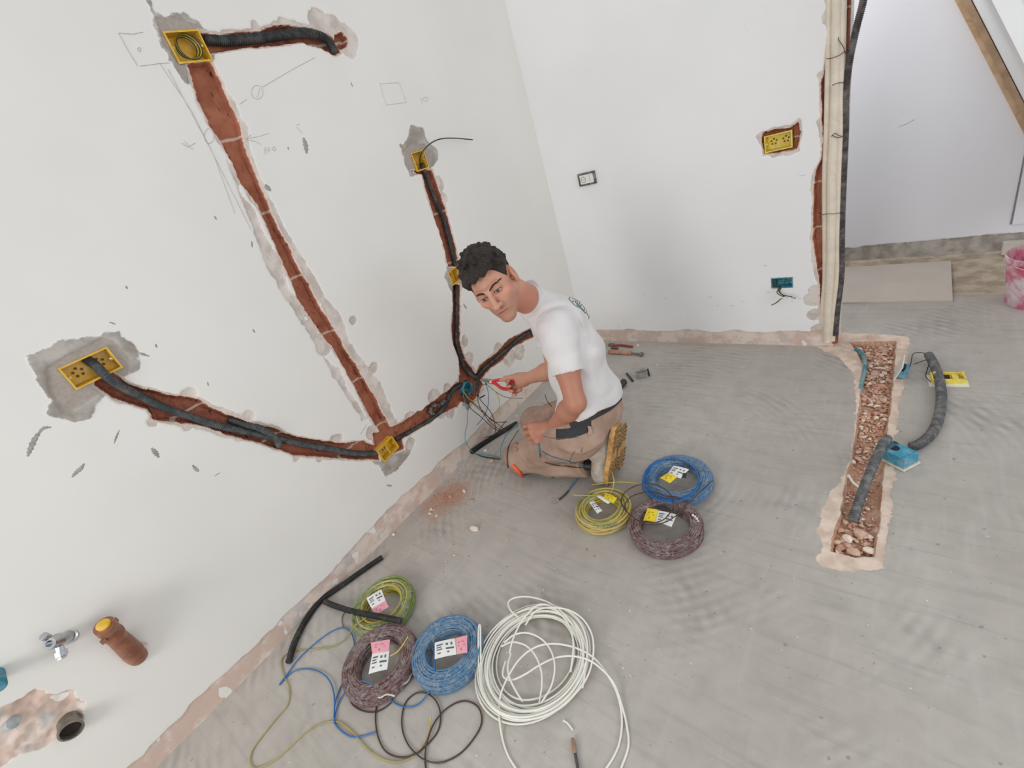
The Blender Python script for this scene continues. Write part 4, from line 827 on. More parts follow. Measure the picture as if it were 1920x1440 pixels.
for P, lab in [([(1740,664,.04),(1725,661,.03),(1712,664,.02),(1708,680,.02),(1702,697,.03)], 'thin dark wire linking the white plate and the thick conduit'), ([(1736,675,.03),(1724,679,.02),(1714,683,.015)], 'short dark wire end by the mouth of the thick conduit'),
               ([(1742,682,.03),(1738,695,.02),(1736,706,.02),(1745,716,.02)], 'dark wire from the thick conduit down to the yellow frame'), ([(1752,690,.03),(1762,697,.04),(1770,705,.03)], 'dark wire curving into the yellow frame')]:
    tagit(wire('wire', flp(P), .002, W_BLK), lab, 'wire')
# tile on the floor in the next space
p = fl(1786, 566, 0); q0 = fl(1575, 573, 0); mt = mat('beige ceramic tile', (196, 186, 174), .45, 0, .03, 5)
y0, y1 = p[1], p[1]+.60; x1 = p[0]
tl = MB().box(((x1-.62+x1)/2, (y0+y1)/2, .006), (.31, .30, .006)).build('floor_tile', mt, None, False); tagit(tl, 'large loose beige floor tile lying beyond the back wall end', 'tile')
# bucket
tb = fl(1935, 582, 0); cbx = A(tb[0]+.02, tb[1]+.10, 0); r = thing('bucket', cbx, 'translucent bucket smeared with pink plaster at the right edge', 'bucket')
bk = NT('smeared pink bucket'); pp = bk.pos(); nb = bk.noise(pp, 9, 4, .6, .8); nb2 = bk.noise(bk.mapping(pp, scale=(1,1,.6)), 16, 4, .6)
bk.done(bk.mix(bk.step(nb, .36, .62), bk.mix(bk.step(nb2, .3, .6), srgb((206, 188, 194)), srgb((222, 212, 214))), srgb((206, 96, 126))), .5)
MB().lathe(cbx, A(0,0,1), [(0, .004), (.100, .004), (.106, .0), (.112, .01), (.135, .235), (.144, .238), (.146, .262), (.139, .264), (.132, .24), (.108, .012), (0, .012)], 48).build('shell', bk.m, r)
MB().lathe(cbx, A(0,0,1), [(0, .17), (.118, .165), (.122, .14)], 40).build('contents', mat('lilac grey plaster', (196, 188, 198), .6, 0, .05, 12), r)
hnd = [cbx+A(.143*math.cos(a), .143*math.sin(a)*.95, .25-.045*abs(math.sin(a-.3))) for a in np.linspace(1.9, 5.0, 30)]
MB().tube(hnd, .003, 8).build('handle', mat('pale wire handle', (212, 204, 192), .4, .3), r)
# board behind the bucket
p = fw(1890, 452, .05); o = MB().box((p[0]+.22, YF-.05, .035), (.24, .03, .035)).build('wood_board', mat('pale board', (196, 190, 178), .7, 0, .08, 12), None, False); tagit(o, 'pale board on the floor against the far wall behind the bucket', 'board')

# ================================================================== TOOLS BY THE BACK WALL
a, b_ = fl(1146, 641, .012), fl(1184, 651, .010); r = thing('pliers', a, 'red handled pliers lying by the back wall skirting', 'pliers')
RED = mat('red handle rubber', (160, 52, 46), .45, 0, .1, 40)
MB().tube(even(cr([fl(1150,648,.01), fl(1160,647,.012), fl(1172,648,.011), fl(1186,650,.010)], 8), .005), .0075, 10).build('handle', RED, r)
MB().tube(even(cr([fl(1146,652,.01), fl(1152,653,.012), fl(1160,653,.011)], 8), .005), .006, 10).build('handle', mat('dark tool handle', (88, 54, 44), .5), r)
MB().box(fl(1146, 646, .01), (.02, .012, .006)).build('jaw', mat('worn steel', (150, 140, 130), .4, .8), r, False)
a, b_ = fl(1148, 660, .014), fl(1183, 662, .014); r = thing('chisel', a, 'chisel with orange brown handle lying parallel to the back wall', 'chisel')
d_ = nrm(b_-a); MB().lathe(a, d_, [(0, -.03), (.012, -.028), (.015, .0), (.014, .06), (.015, np.linalg.norm(b_-a)), (.010, np.linalg.norm(b_-a)+.006), (0, np.linalg.norm(b_-a)+.006)], 16).build('handle', mat('orange brown handle', (176, 118, 92), .55, 0, .1, 30, dust=.3), r)
e = fl(1200, 664, .014); MB().lathe(b_, e-b_, [(.007, 0), (.007, np.linalg.norm(e-b_)), (.014, np.linalg.norm(e-b_)+.001), (.015, np.linalg.norm(e-b_)+.02), (0, np.linalg.norm(e-b_)+.022)], 14).build('ferrule', mat('grey steel', (138, 132, 120), .5, .6), r)
c = fl(1204, 700, .019); R = np.array(Matrix.Rotation(.55, 3, 'Z')); r = thing('tape_measure', A(c[0], c[1], 0), 'silver tape measure lying on the floor behind the man', 'tape measure')
pr_ = [(-.036, -.026), (.020, -.030), (.034, -.020), (.038, .004), (.030, .024), (.008, .032), (-.022, .030), (-.036, .014)]
MB().prism([c+R@A(x, y, -.018) for x, y in pr_], A(0, 0, .034)).build('case', mat('silver plastic', (172, 170, 162), .35, .4), r, False)
MB().prism([c+R@A(x*.72, y*.72, .016) for x, y in pr_], A(0, 0, .003)).build('cover', mat('grey plastic', (128, 126, 118), .4, .2), r, False)
MB().box(c+R@A(0, .001, .021), (.034, .006, .002), R).build('clip', SCREW, r, False)
MB().box(c+R@A(.037, -.006, .002), (.004, .018, .017), R).build('bumper', DARK, r, False)
p0, p1 = fl(1175, 700, .006), fl(1187, 715, .006); d_ = nrm(p1-p0); L = np.linalg.norm(p1-p0); r = thing('marker', A(p0[0], p0[1], 0), 'black marker pen on the floor beside the tape measure', 'marker')
MB().lathe(p0, d_, [(0, 0), (.0062, .001), (.0065, L*.6), (0, L*.6)], 12).build('barrel', mat('black marker plastic', (52, 46, 42), .4), r)
MB().lathe(p0, d_, [(0, L*.58), (.0072, L*.585), (.0066, L*.97), (0, L)], 12).build('cap', mat('black marker cap', (40, 36, 34), .4), r)
c = fl(1163, 722, .022); tagit(MB().lathe(c-A(0,.012,0), A(.25, 1, .1), [(0, 0), (.018, .002), (.021, .012), (.020, .05), (.012, .058), (0, .06)], 16).build('drill_case', mat('black brown plastic', (58, 50, 46), .45)), 'dark rounded tool peeking out behind the back of the man', 'tool')
# ================================================================== THE KNEELING MAN
class SDF:
    def __init__(s, lo, hi, h):
        s.lo = np.array(lo, float); s.h = h; s.n = np.ceil((np.array(hi)-s.lo)/h).astype(int)+1
        s.D = np.full(s.n, .5, np.float32); s.ax = [s.lo[k]+h*np.arange(s.n[k]) for k in range(3)]
    def sl(s, lo, hi):
        a = np.maximum(0, np.floor((np.array(lo)-s.lo)/s.h).astype(int)); b = np.minimum(s.n, np.ceil((np.array(hi)-s.lo)/s.h).astype(int)+1)
        S = tuple(slice(int(x), int(y)) for x, y in zip(a, b)); g = np.meshgrid(*[s.ax[k][S[k]] for k in range(3)], indexing='ij', sparse=True); return S, g
    def op(s, f, lo, hi, k=0., mode='u', m=.05):
        S, (X, Y, Z) = s.sl(np.array(lo)-m, np.array(hi)+m); D = s.D[S]
        if D.size == 0: return s
        d = f(X, Y, Z).astype(np.float32)
        if mode == 'u':
            if k > 0: q = np.maximum(k-np.abs(D-d), 0)/k; s.D[S] = np.minimum(D, d)-q*q*k*.25
            else: s.D[S] = np.minimum(D, d)
        elif mode == 's':
            d = -d
            if k > 0: q = np.maximum(k-np.abs(D-d), 0)/k; s.D[S] = np.maximum(D, d)+q*q*k*.25
            else: s.D[S] = np.maximum(D, d)
        return s
    def cone(s, a, b, ra, rb, k=.02, mode='u'):
        a, b = np.array(a, float), np.array(b, float); e = b-a; L = e@e+1e-12; R = max(ra, rb)
        def f(X, Y, Z):
            t = np.clip(((X-a[0])*e[0]+(Y-a[1])*e[1]+(Z-a[2])*e[2])/L, 0, 1)
            return np.sqrt((X-a[0]-e[0]*t)**2+(Y-a[1]-e[1]*t)**2+(Z-a[2]-e[2]*t)**2)-(ra+(rb-ra)*t)
        return s.op(f, np.minimum(a, b)-R, np.maximum(a, b)+R, k, mode, k+.02)
    def ell(s, c, R, r, k=.02, mode='u'):
        """R columns = local axes"""
        c = np.array(c, float); r = np.array(r, float); mx = max(r)
        def f(X, Y, Z):
            x, y, z = X-c[0], Y-c[1], Z-c[2]
            p = [(x*R[0, i]+y*R[1, i]+z*R[2, i]) for i in range(3)]
            k0 = np.sqrt(sum((p[i]/r[i])**2 for i in range(3))); k1 = np.sqrt(sum((p[i]/r[i]**2)**2 for i in range(3)))+1e-9
            return k0*(k0-1)/k1
        return s.op(f, c-mx, c+mx, k, mode, k+.02)
    def all(s, f):
        X, Y, Z = np.meshgrid(*s.ax, indexing='ij', sparse=True); s.D = f(s.D, X, Y, Z).astype(np.float32); return s
    def mesh(s):
        D = s.D; n = s.n; ids = []; pos = []; quads = []; st = (n[1]*n[2], n[2], 1)
        for a in range(3):
            A0 = D[tuple(slice(0, -1) if q == a else slice(None) for q in range(3))]; A1 = D[tuple(slice(1, None) if q == a else slice(None) for q in range(3))]
            I = np.nonzero((A0 < 0) != (A1 < 0)); I = np.stack(I, 1); d0 = A0[I[:, 0], I[:, 1], I[:, 2]]; d1 = A1[I[:, 0], I[:, 1], I[:, 2]]
            P = I.astype(float); P[:, a] += d0/(d0-d1); u, v = (a+1) % 3, (a+2) % 3
            ok = (I[:, u] > 0) & (I[:, v] > 0) & (I[:, u] < n[u]-1) & (I[:, v] < n[v]-1); I, P, d0 = I[ok], P[ok], d0[ok]
            Q = []
            for du, dv in ((1, 1), (0, 1), (0, 0), (1, 0)):
                J = I.copy(); J[:, u] -= du; J[:, v] -= dv; c = J[:, 0]*st[0]+J[:, 1]*st[1]+J[:, 2]; ids.append(c); pos.append(P); Q.append(c)
            Q = np.stack(Q, 1); fl_ = d0 > 0; Q[fl_] = Q[fl_][:, ::-1]; quads.append(Q)
        ids = np.concatenate(ids); pos = np.concatenate(pos); quads = np.concatenate(quads); uq, inv = np.unique(ids, return_inverse=True)
        cnt = np.bincount(inv); V = np.stack([np.bincount(inv, pos[:, k])/cnt for k in range(3)], 1)
        F = np.searchsorted(uq, quads); return s.lo+V*s.h, F
def basis(u, f):
    """columns: his left, forward, up"""
    u = nrm(u); f = nrm(f-u*(f@u)); return np.stack([np.cross(u, f), f, u], 1) @ np.diag([1, 1, 1])
# joints --------------------------------------------------------------------------
PEL = dp(1106, 780, 2.00); WAI = dp(1106, 735, 1.98); CHE = dp(1078, 660, 1.95); UPP = dp(1050, 605, 1.93); NEK = dp(996, 564, 1.87)
LSH, RSH = dp(1043, 615, 1.785), dp(1022, 590, 2.10)
LEL, LWR = dp(1079, 755, 1.785), dp(1034, 804, 2.02)
LHI, RHI = PEL+A(-.02, -.090, -.035), PEL+A(-.01, .090, -.035)
LKN, RKN = dp(974, 858, 2.35), dp(1003, 792, 2.50)
LAN, RAN = A(-1.03, 1.365, .105), A(-1.00, 1.50, .10)
HC = dp(927, 534, 1.70)                     # head centre
u_c = nrm(A(-.60, .70, .40)); n_c = A(-.16, -.50, .84)
HB = MC @ basis(u_c, n_c)                   # head basis in the world
RWR, RKC = dp(984, 711, 2.30), dp(957, 716, 2.36)
REL = dp(1040, 692, 2.16)
TB = basis(UPP-PEL, nrm(.5*(LKN+RKN)-PEL)*A(1, 1, 0))   # torso basis
TF = nrm(np.cross(TB[:, 2], nrm(LSH-RSH)))               # chest forward
CB = np.stack([nrm(np.cross(TF, TB[:, 2]))*-1 if False else nrm(LSH-RSH), TF if TF@A(-1,0,0) > 0 else -TF, TB[:, 2]], 1)
WB = TB
def torso(g, o, k=.05):
    g.ell(PEL, TB, (.146+o, .098+o, .085+o), k); g.ell(WAI, .5*TB+.5*CB, (.140+o, .098+o, .13+o), k)
    g.ell(CHE, CB, (.160+o, .115+o, .14+o), k); g.ell(UPP-TF*0, CB, (.155+o, .095+o, .09+o), k)
    g.cone(LSH, UPP, .060+o, .075+o, k); g.cone(RSH, UPP, .060+o, .075+o, k); g.cone(UPP, NEK, .075+o, .060+o, .05)
def legs(g, o, k=.04):
    for h, kn, an in ((LHI, LKN, LAN), (RHI, RKN, RAN)):
        g.cone(h, kn, .088+o, .062+o, k); g.cone(kn, kn*.5+an*.5, .060+o, .058+o, k); g.cone(kn*.5+an*.5, an, .058+o, .042+o, k)
def finger(g, p, d, bend, L, ang, r, k=.006):
    """chain of phalanges, bending by ang about the axis 'bend'"""
    p = np.array(p, float); d = nrm(d); q = Vector(bend)
    for i, (l, a) in enumerate(zip(L, ang)):
        d = np.array(Matrix.Rotation(math.radians(a), 3, q) @ Vector(d)); e = p+d*l; g.cone(p, e, r*(1-.08*i), r*(1-.08*(i+1)), k); p = e
    return p, d
# hands ---------------------------------------------------------------------------
tocam = lambda p: nrm(CC-p)
cz = lambda x, y: MC @ A(x, -y, 0)          # picture direction (right, down) as a world vector
def left_hand(g):
    w = LWR; d = nrm(cz(-.93, .28)*1+MC@A(0, 0, -.28)); bk = nrm(tocam(w)-d*(tocam(w)@d)); ac = np.cross(bk, d)    # ac: across, index to little finger
    if ac @ cz(0, 1) < 0: ac = -ac
    g.cone(w, w+d*.05, .027, .030, .02)
    K = []
    for i in range(4):
        a = (-.033+.022*i); kn = w+d*(.090-.004*abs(i-1)-.006*(i == 3))+ac*a*1.12+bk*(.004-.003*abs(i-1.3)); K.append(kn)
        g.cone(w+ac*a*.6+d*.02, kn, .0175, .0142, .014)
    ax = np.cross(d, bk)
    for i, (L, sp) in enumerate(zip(((.040,.026,.020), (.044,.028,.021), (.041,.026,.020), (.033,.021,.018)), (-.05, .0, .05, .12))):
        finger(g, K[i], nrm(d+ac*sp), -ax, L, (34+5*i, 62, 45), (.0112, .0114, .0108, .0098)[i], .005)
    t0 = w+d*.030-ac*.022-bk*.016; finger(g, t0, nrm(d*.9-ac*.22-bk*.5), -ax, (.034, .028, .022), (5, 26, 24), .0120, .010)
def right_hand(g):
    w = RWR; d = nrm(RKC-RWR); cm = nrm(tocam(w)-d*(tocam(w)@d)); up = np.cross(d, cm)
    if up @ cz(0, -1) < 0: up = -up
    g.cone(w, w+d*.03, .026, .028, .02); g.cone(w+d*.015+up*.008-cm*.004, w+d*.055+up*.020-cm*.012, .025, .020, .02); g.cone(w+d*.015-up*.010-cm*.004, w+d*.055-up*.026-cm*.012, .023, .018, .02)
    # the thumb leaves the side of the palm and lies along the upper handle
    ax = np.cross(d, cm); tq = np.cross(cm, d)
    finger(g, w+d*.020+up*.018+cm*.012, nrm(d*.85+up*.10+cm*.40), np.cross(up, d), (.038, .032, .026), (0, 8, 10), .0125, .012)
    # fingers run behind the handles and curl back round them towards the camera
    for i, L in enumerate(((.036,.030,.024), (.038,.031,.025), (.036,.029,.023), (.030,.024,.020))):
        base = w+d*(.060-.003*i)+up*(.004-.0175*i)-cm*(.016)
        finger(g, base, nrm(d+up*(.02-.10*i)+cm*.05), ax, L, (14+3*i, 72, 66), (.0112, .0114, .0106, .0096)[i], .004)
# ---- skin: one continuous body -----------------------------------------------------
g = SDF((-1.72, 1.00, -.0), (-.80, 1.82, 1.22), .0036)
legs(g, -.022); torso(g, -.022)
H = lambda x, y, z: HC+HB@A(x, y, z)
g.cone(LSH, LSH*.45+LEL*.55, .050, .046, .03); g.cone(LSH*.45+LEL*.55, LEL, .046, .038, .02); g.cone(LEL, LEL*.72+LWR*.28, .040, .042, .02); g.cone(LEL*.72+LWR*.28, LWR, .042, .0265, .02)
g.cone(RSH, REL, .048, .038, .03); g.cone(REL, REL*.7+RWR*.3, .039, .040, .02); g.cone(REL*.7+RWR*.3, RWR, .040, .0265, .02)
left_hand(g); right_hand(g)
g.cone(NEK, H(0, -.030, -.055), .052, .054, .03); g.cone(NEK, H(0, -.045, .0), .048, .048, .03)
# head
g.ell(H(0, -.012, .038), HB, (.074, .094, .084), .02); g.ell(H(0, .035, -.025), HB, (.060, .056, .082), .03)
for sx in (-1, 1):
    g.cone(H(sx*.054, -.004, -.048), H(sx*.014, .072, -.100), .020, .017, .025); g.ell(H(sx*.044, .058, -.022), HB, (.020, .020, .016), .02)
    g.cone(H(sx*.038, .080, .022), H(sx*.012, .091, .018), .009, .009, .012)
g.ell(H(0, .081, -.104), HB, (.020, .015, .015), .018); g.ell(H(0, .078, -.068), HB, (.028, .018, .022), .02)
for sx in (-1, 1): g.ell(H(sx*.031, .103, -.001), HB, (.017, .016, .0115), .012, 's')
for sx in (-1, 1): g.ell(H(sx*.0305, .0795, -.001), HB, (.0150, .0125, .0115), .006)
g.cone(H(0, .092, .010), H(0, .116, -.038), .0085, .0110, .010); g.ell(H(0, .118, -.041), HB, (.0125, .0110, .0105), .006)
for sx in (-1, 1): g.ell(H(sx*.0125, .103, -.041), HB, (.0095, .0115, .0085), .005)
for sx in (-1, 1): g.ell(H(sx*.007, .111, -.048), HB, (.0035, .005, .003), .003, 's')
g.cone(H(-.019, .090, -.0665), H(.019, .090, -.0665), .0060, .0060, .006); g.ell(H(0, .0955, -.0655), HB, (.014, .0060, .0045), .006); g.cone(H(-.016, .090, -.0765), H(.016, .090, -.0765), .0068, .0068, .006)
g.cone(H(-.022, .1005, -.0712), H(.022, .1005, -.0712), .0016, .0016, .002, 's')
for sx in (-1, 1):                                    # ears
    EB = HB @ np.array(Matrix.Rotation(sx*-.35, 3, 'Z')) @ np.array(Matrix.Rotation(.18, 3, 'X'))
    g.ell(H(sx*.079, -.012, -.004), EB, (.0110, .023, .034), .008); g.ell(H(sx*.0885, -.006, .003), EB, (.0075, .013, .020), .004, 's')
    g.ell(H(sx*.079, -.004, -.030), EB, (.008, .009, .010), .006); g.ell(H(sx*.083, .002, -.006), EB, (.005, .004, .008), .004)
V, F = g.mesh()
L_ = (V-HC) @ HB; lx, ly, lz = L_[:, 0], L_[:, 1], L_[:, 2]; hd = ((np.abs(lx) < .11) & (np.abs(ly) < .15) & (np.abs(lz) < .15))
skin = np.array(srgb((198, 144, 120))[:3]); red = np.array(srgb((188, 112, 92))[:3]); C = np.tile(skin, (len(V), 1))
C = C*(1+.10*fbm(V[:, 0]*22, V[:, 1]*22, V[:, 2]*22, 3))[:, None]
mixc = lambda C, m, c: C*(1-m[:, None])+np.array(srgb(c)[:3])*m[:, None]
ar = ss(.30, .10, np.minimum(np.linalg.norm(V-LEL, axis=1), np.linalg.norm(V-LWR, axis=1))); C = mixc(C, .65*ar, (168, 108, 84)); C = mixc(C, ss(-1.20, -1.15, V[:, 0])*ss(.24, .20, V[:, 2]), (42, 38, 38))
C = mixc(C, .5*ss(.07, .03, np.linalg.norm(V-RKC, axis=1)), (196, 120, 108))
st_ = ss(-.035, -.06, lz)*ss(.0, .03, ly)*hd*(.75+.25*vn(lx*400, ly*400, lz*400)); C = mixc(C, .55*np.clip(st_, 0, 1), (126, 90, 72))
C = mixc(C, .5*hd*ss(.03, .0, np.abs(lz+.025))*ss(.02, .04, np.abs(lx))*ss(.02, .05, ly), (216, 142, 122))
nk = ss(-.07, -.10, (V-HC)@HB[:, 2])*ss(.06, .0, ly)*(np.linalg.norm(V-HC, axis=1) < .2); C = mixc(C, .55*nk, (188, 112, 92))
C = mixc(C, .75*hd*ss(.0065, .0035, np.abs(lz+.0712))*ss(.024, .018, np.abs(lx))*(ly > .08), (176, 96, 88))
C = mixc(C, .9*hd*ss(.0016, .0008, np.abs(lz+.0712))*ss(.024, .021, np.abs(lx))*(ly > .08), (96, 50, 46))
eye = np.sqrt(((np.abs(lx)-.0305)/.0145)**2+((lz+.0015)/.0065)**2); C = mixc(C, .55*hd*(ly > .065)*ss(1.9, 1., eye), (140, 92, 78))  # soft shade around the eyes, painted into the skin tone
bcrop = ss(.0, .015, lz+.01)*ss(-.02, -.03, ly)*hd; C = mixc(C, .6*bcrop, (60, 46, 40))
C = mixc(C, .35*hd*ss(.014, .006, np.linalg.norm(np.stack([np.abs(lx)-.086, ly+.008, lz-.002], 1), axis=1)), (150, 80, 66))
t = NT('skin'); nz = t.noise(t.pos(), 220, 3); t.bump(nz, .12, .002); t.b.inputs['Subsurface Weight'].default_value = .08; t.b.inputs['Subsurface Radius'].default_value = (.012, .004, .002); t.b.inputs['Subsurface Scale'].default_value = .3
SKIN = t.done(t.attr('tone', 'Color'), .52)
man = thing('person', A(-1.2, 1.4, 0), 'dark haired man kneeling in white t-shirt and khaki trousers, holding red pliers', 'person')
body = mk('body', V, F.astype(np.int32), SKIN, man, True, None, dict(tone=C)); body_bv = BVHTree.FromPolygons([tuple(p) for p in V], [tuple(map(int, f)) for f in F])
def face(x, z, off=.0):
    o_ = Vector(H(x, .20, z)); d_ = Vector(-HB[:, 1]); p, n_, i, dd = body_bv.ray_cast(o_, d_); return (np.array(p) if p is not None else H(x, .09, z))+HB[:, 1]*off
EYE = NT('eye'); EYE.b.inputs['Coat Weight'].default_value = .4; EYE = EYE.done(EYE.attr('tone', 'Color'), .3); BROW = mat('dark brow hair', (72, 50, 40), .8)
tc = HB.T @ tocam(HC); gx, gz_ = .0022*tc[0], .0006*tc[2]
for sx in (-1, 1):
    VV = []; CO = []; nu, nv = 28, 12; w_, h_ = .0138, .0043
    for i in range(nu+1):
        for j in range(nv+1):
            a = -1+2*i/nu; hh = h_*math.sqrt(max(0, 1-abs(a)**2.2)); x = sx*.0305+a*w_; z = -.0012+(-1+2*j/nv)*hh+.0012*a*sx*.6
            VV.append(face(x, z, .0009+.0016*(1-a*a)*(1-(-1+2*j/nv)**2))); r_ = math.hypot(x-sx*.0305-gx, z+.0006-gz_)
            CO.append(srgb((16, 12, 12))[:3] if r_ < .0024 else srgb((70, 46, 34))[:3] if r_ < .0060 else srgb((172, 158, 150))[:3])
    e_ = mk('eye', np.array(VV), gridfaces(nu+1, nv+1), EYE, body, True, None, dict(tone=np.array(CO)))
    b = MB(); b.tube([face(sx*.0305+a*w_*1.05, -.0012+h_*1.05*math.sqrt(max(0, 1-min(1, abs(a))**2.2))+.0007*a*sx, .0016) for a in np.linspace(-1, 1, 16)], .0011, 5); b.build('eyelash', mat('dark lash', (36, 26, 24), .7), body)
    b = MB(); rb = random.Random(11+sx)
    for k in range(70):
        q = k/69.; x = sx*(.0105+.040*q); z = .0165+.0085*math.sin(min(1, q*1.25)*math.pi*.55)-.012*max(0, q-.65)+rb.uniform(-.0040, .0040)*(1-.55*q); dx = sx*(.003+.004*q); dz = .0030*(1-1.5*q)
        b.tube([face(x, z, .0006), face(x+dx*.5, z+dz*.6, .0018), face(x+dx, z+dz, .0010)], [.0011, .0011, .0004], 4)
    b.build('eyebrow', BROW, body)
# ---- hair ------------------------------------------------------------------------
g = SDF(HC-.20, HC+.20, .0030)
g.ell(H(0, -.016, .045), HB, (.082, .100, .088), 0); g.ell(H(0, .045, .082), HB, (.062, .060, .036), .02); g.ell(H(-.018, .080, .074), HB, (.048, .034, .028), .018); g.ell(H(.01, .0, .102), HB, (.064, .078, .032), .02)
rq = random.Random(3)
for k in range(230):                                  # thick short locks and curls
    a, e = rq.uniform(-3.14, 3.14), rq.uniform(.05, 1.5); dv = A(math.cos(e)*math.sin(a)*.080, math.cos(e)*math.cos(a)*.098, math.sin(e)*.10); fr = max(0, dv[1]/.098)
    p = A(0, -.014, .045)+dv*(1.0+.16*fr*max(0, math.sin(e))); q = p+A(rq.uniform(-.012, .012), .016*fr+rq.uniform(-.01, .012), rq.uniform(-.010, .010))+nrm(dv)*rq.uniform(.0, .005)*(1 if e > .5 else .3)
    g.cone(H(*p), H(*q), .0105, .0065, .006)
for k in range(26):                                   # fringe
    x0 = -.050+.1*k/25.; p = A(x0, .084, .078+.006*math.sin(k)); q = p+A(rq.uniform(-.010, .004), rq.uniform(.010, .026), rq.uniform(-.026, -.004)); g.cone(H(*p), H(*q), .0090, .0045, .005)
g.cone(H(.006, .096, .062), H(.001, .104, .044), .004, .002, .002)
def cut(D, X, Y, Z):
    x, y, z = X-HC[0], Y-HC[1], Z-HC[2]; ly = x*HB[0,1]+y*HB[1,1]+z*HB[2,1]; lz = x*HB[0,2]+y*HB[1,2]+z*HB[2,2]; lx = x*HB[0,0]+y*HB[1,0]+z*HB[2,0]
    ear = ss(.034, .026, np.sqrt((ly+.010)**2+((lz+.002)*.8)**2))*(np.abs(lx) > .05)
    line = -.060+.075*ss(-.075, -.022, ly)+.056*ss(.028, .068, ly)+.006*np.sin(lx*170)*ss(.04, .07, ly)-.020*ss(.0, .012, ly)*ss(.034, .022, ly)
    return np.maximum(np.maximum(D, (line-lz)*.8), (ear-.5)*.012)
g.all(cut); V, F = g.mesh(); t = NT('dark hair'); nz = t.noise(t.mapping(t.pos(), scale=(1, 1, 1)), 160, 4, .7, 1.); t.bump(nz, .9, .006); HAIR = t.done(t.mix(t.step(nz, .35, .7), srgb((20, 15, 13)), srgb((62, 47, 38))), .62)
mk('hair', V, F.astype(np.int32), HAIR, man)
# ---- t-shirt -----------------------------------------------------------------------
g = SDF((-1.55, .98, .22), (-.76, 1.84, 1.12), .0050); torso(g, .006)
SL = LSH*.40+LEL*.60; SR = RSH*.45+REL*.55; gs = SDF((-1.55, .98, .22), (-.76, 1.84, 1.12), .0050); ul, ur = nrm(LEL-LSH), nrm(REL-RSH)
gs.cone(LSH, LSH*.6+SL*.4, .070, .066, .04); gs.cone(LSH*.6+SL*.4, SL+ul*.05, .066, .065, .03); gs.cone(RSH, SR+ur*.05, .068, .064, .04)
def sleeves(D, X, Y, Z):
    D = D+.006*vn(X*13, Y*13, Z*13, 6)+.003*np.sin(60*((X-SL[0])*ul[0]+(Y-SL[1])*ul[1]+(Z-SL[2])*ul[2])+3*vn(X*10, Y*10, Z*10, 9))
    dL = (X-SL[0])**2+(Y-SL[1])**2+(Z-SL[2])**2; dR = (X-SR[0])**2+(Y-SR[1])**2+(Z-SR[2])**2
    cl = (X-SL[0])*ul[0]+(Y-SL[1])*ul[1]+(Z-SL[2])*ul[2]; cr_ = (X-SR[0])*ur[0]+(Y-SR[1])*ur[1]+(Z-SR[2])*ur[2]
    return np.maximum(D, np.where(dL < dR, cl, cr_))
gs.all(sleeves); gs.cone(SL-ul*.045, SL+ul*.02, .050, .056, .004, 's'); gs.cone(SR-ur*.045, SR+ur*.02, .050, .053, .004, 's')
g.ell(WAI-TB[:, 2]*.03+TB[:, 1]*.02, TB, (.152, .115, .10), .04); g.ell(CHE*.5+WAI*.5+TB[:, 1]*.03, TB, (.145, .105, .12), .04)
HEM = WAI*.30+PEL*.70
def shirt(D, X, Y, Z):
    a = X*TB[0,0]+Y*TB[1,0]+Z*TB[2,0]; c = X*TB[0,2]+Y*TB[1,2]+Z*TB[2,2]; f_ = X*TB[0,1]+Y*TB[1,1]+Z*TB[2,1]
    fold = .0065*(1-2*np.abs(np.sin(20*(c+.55*a)+2.2*vn(X*7, Y*7, Z*7, 4))))*ss(.0, .5, vn(X*5, Y*5, Z*5, 5)+.2)+.006*(1-2*np.abs(np.sin(17*(c-.8*f_)+2.*vn(X*6, Y*6, Z*6, 24))))*ss(.0, .5, vn(X*5, Y*5, Z*5, 25)+.15)+.006*vn(X*11, Y*11, Z*11, 6)
    dl = np.sqrt((X-LSH[0])**2+(Y-LSH[1])**2+(Z-LSH[2])**2); fold = fold+.0035*np.sin(dl*95+2*vn(X*12, Y*12, Z*12, 8))*ss(.16, .05, dl)
    D = D+fold*1.9
    hem = -((X-HEM[0])*TB[0,2]+(Y-HEM[1])*TB[1,2]+(Z-HEM[2])*TB[2,2])-.006*np.sin(a*30)+.10*np.clip((HEM@TB[:, 1])-f_-.02, 0, .2)
    D = np.maximum(D, hem)
    return D
def collar_cut(D, X, Y, Z):
    nd = nrm(H(0, -.03, -.05)-NEK); nc = (X-NEK[0])*nd[0]+(Y-NEK[1])*nd[1]+(Z-NEK[2])*nd[2]; rr_ = np.sqrt(np.maximum((X-NEK[0])**2+(Y-NEK[1])**2+(Z-NEK[2])**2-nc**2, 0))
    D = np.minimum(D, np.maximum(np.maximum(rr_-.0625, nc-.026), -nc-.03)); D = np.maximum(D, -np.maximum(rr_-.0570, -nc+.0)); return np.where((nc > .026), np.maximum(D, nc-.026), D)
g.all(shirt)
q_ = np.maximum(.022-np.abs(g.D-gs.D), 0)/.022; g.D = np.minimum(g.D, gs.D)-q_*q_*.022*.25
g.all(lambda D, X, Y, Z: np.where((X-NEK[0])**2+(Y-NEK[1])**2+(Z-NEK[2])**2 < .02, collar_cut(D, X, Y, Z), D))
V, F = g.mesh(); shirt_bv = BVHTree.FromPolygons([tuple(p) for p in V], [tuple(map(int, f)) for f in F])
t = NT('white cotton'); nz = t.noise(t.pos(), 12, 3, .5); t.bump(t.math('ADD', t.noise(t.pos(), 500, 2), t.math('MULTIPLY', nz, 6.)), .18, .002)
t.b.inputs['Sheen Weight'].default_value = .15
SHIRT = t.done(t.mix(t.step(nz, .3, .7), srgb((212, 207, 206)), srgb((220, 215, 213))), .85)
sh = mk('t_shirt', V, F.astype(np.int32), SHIRT, man)
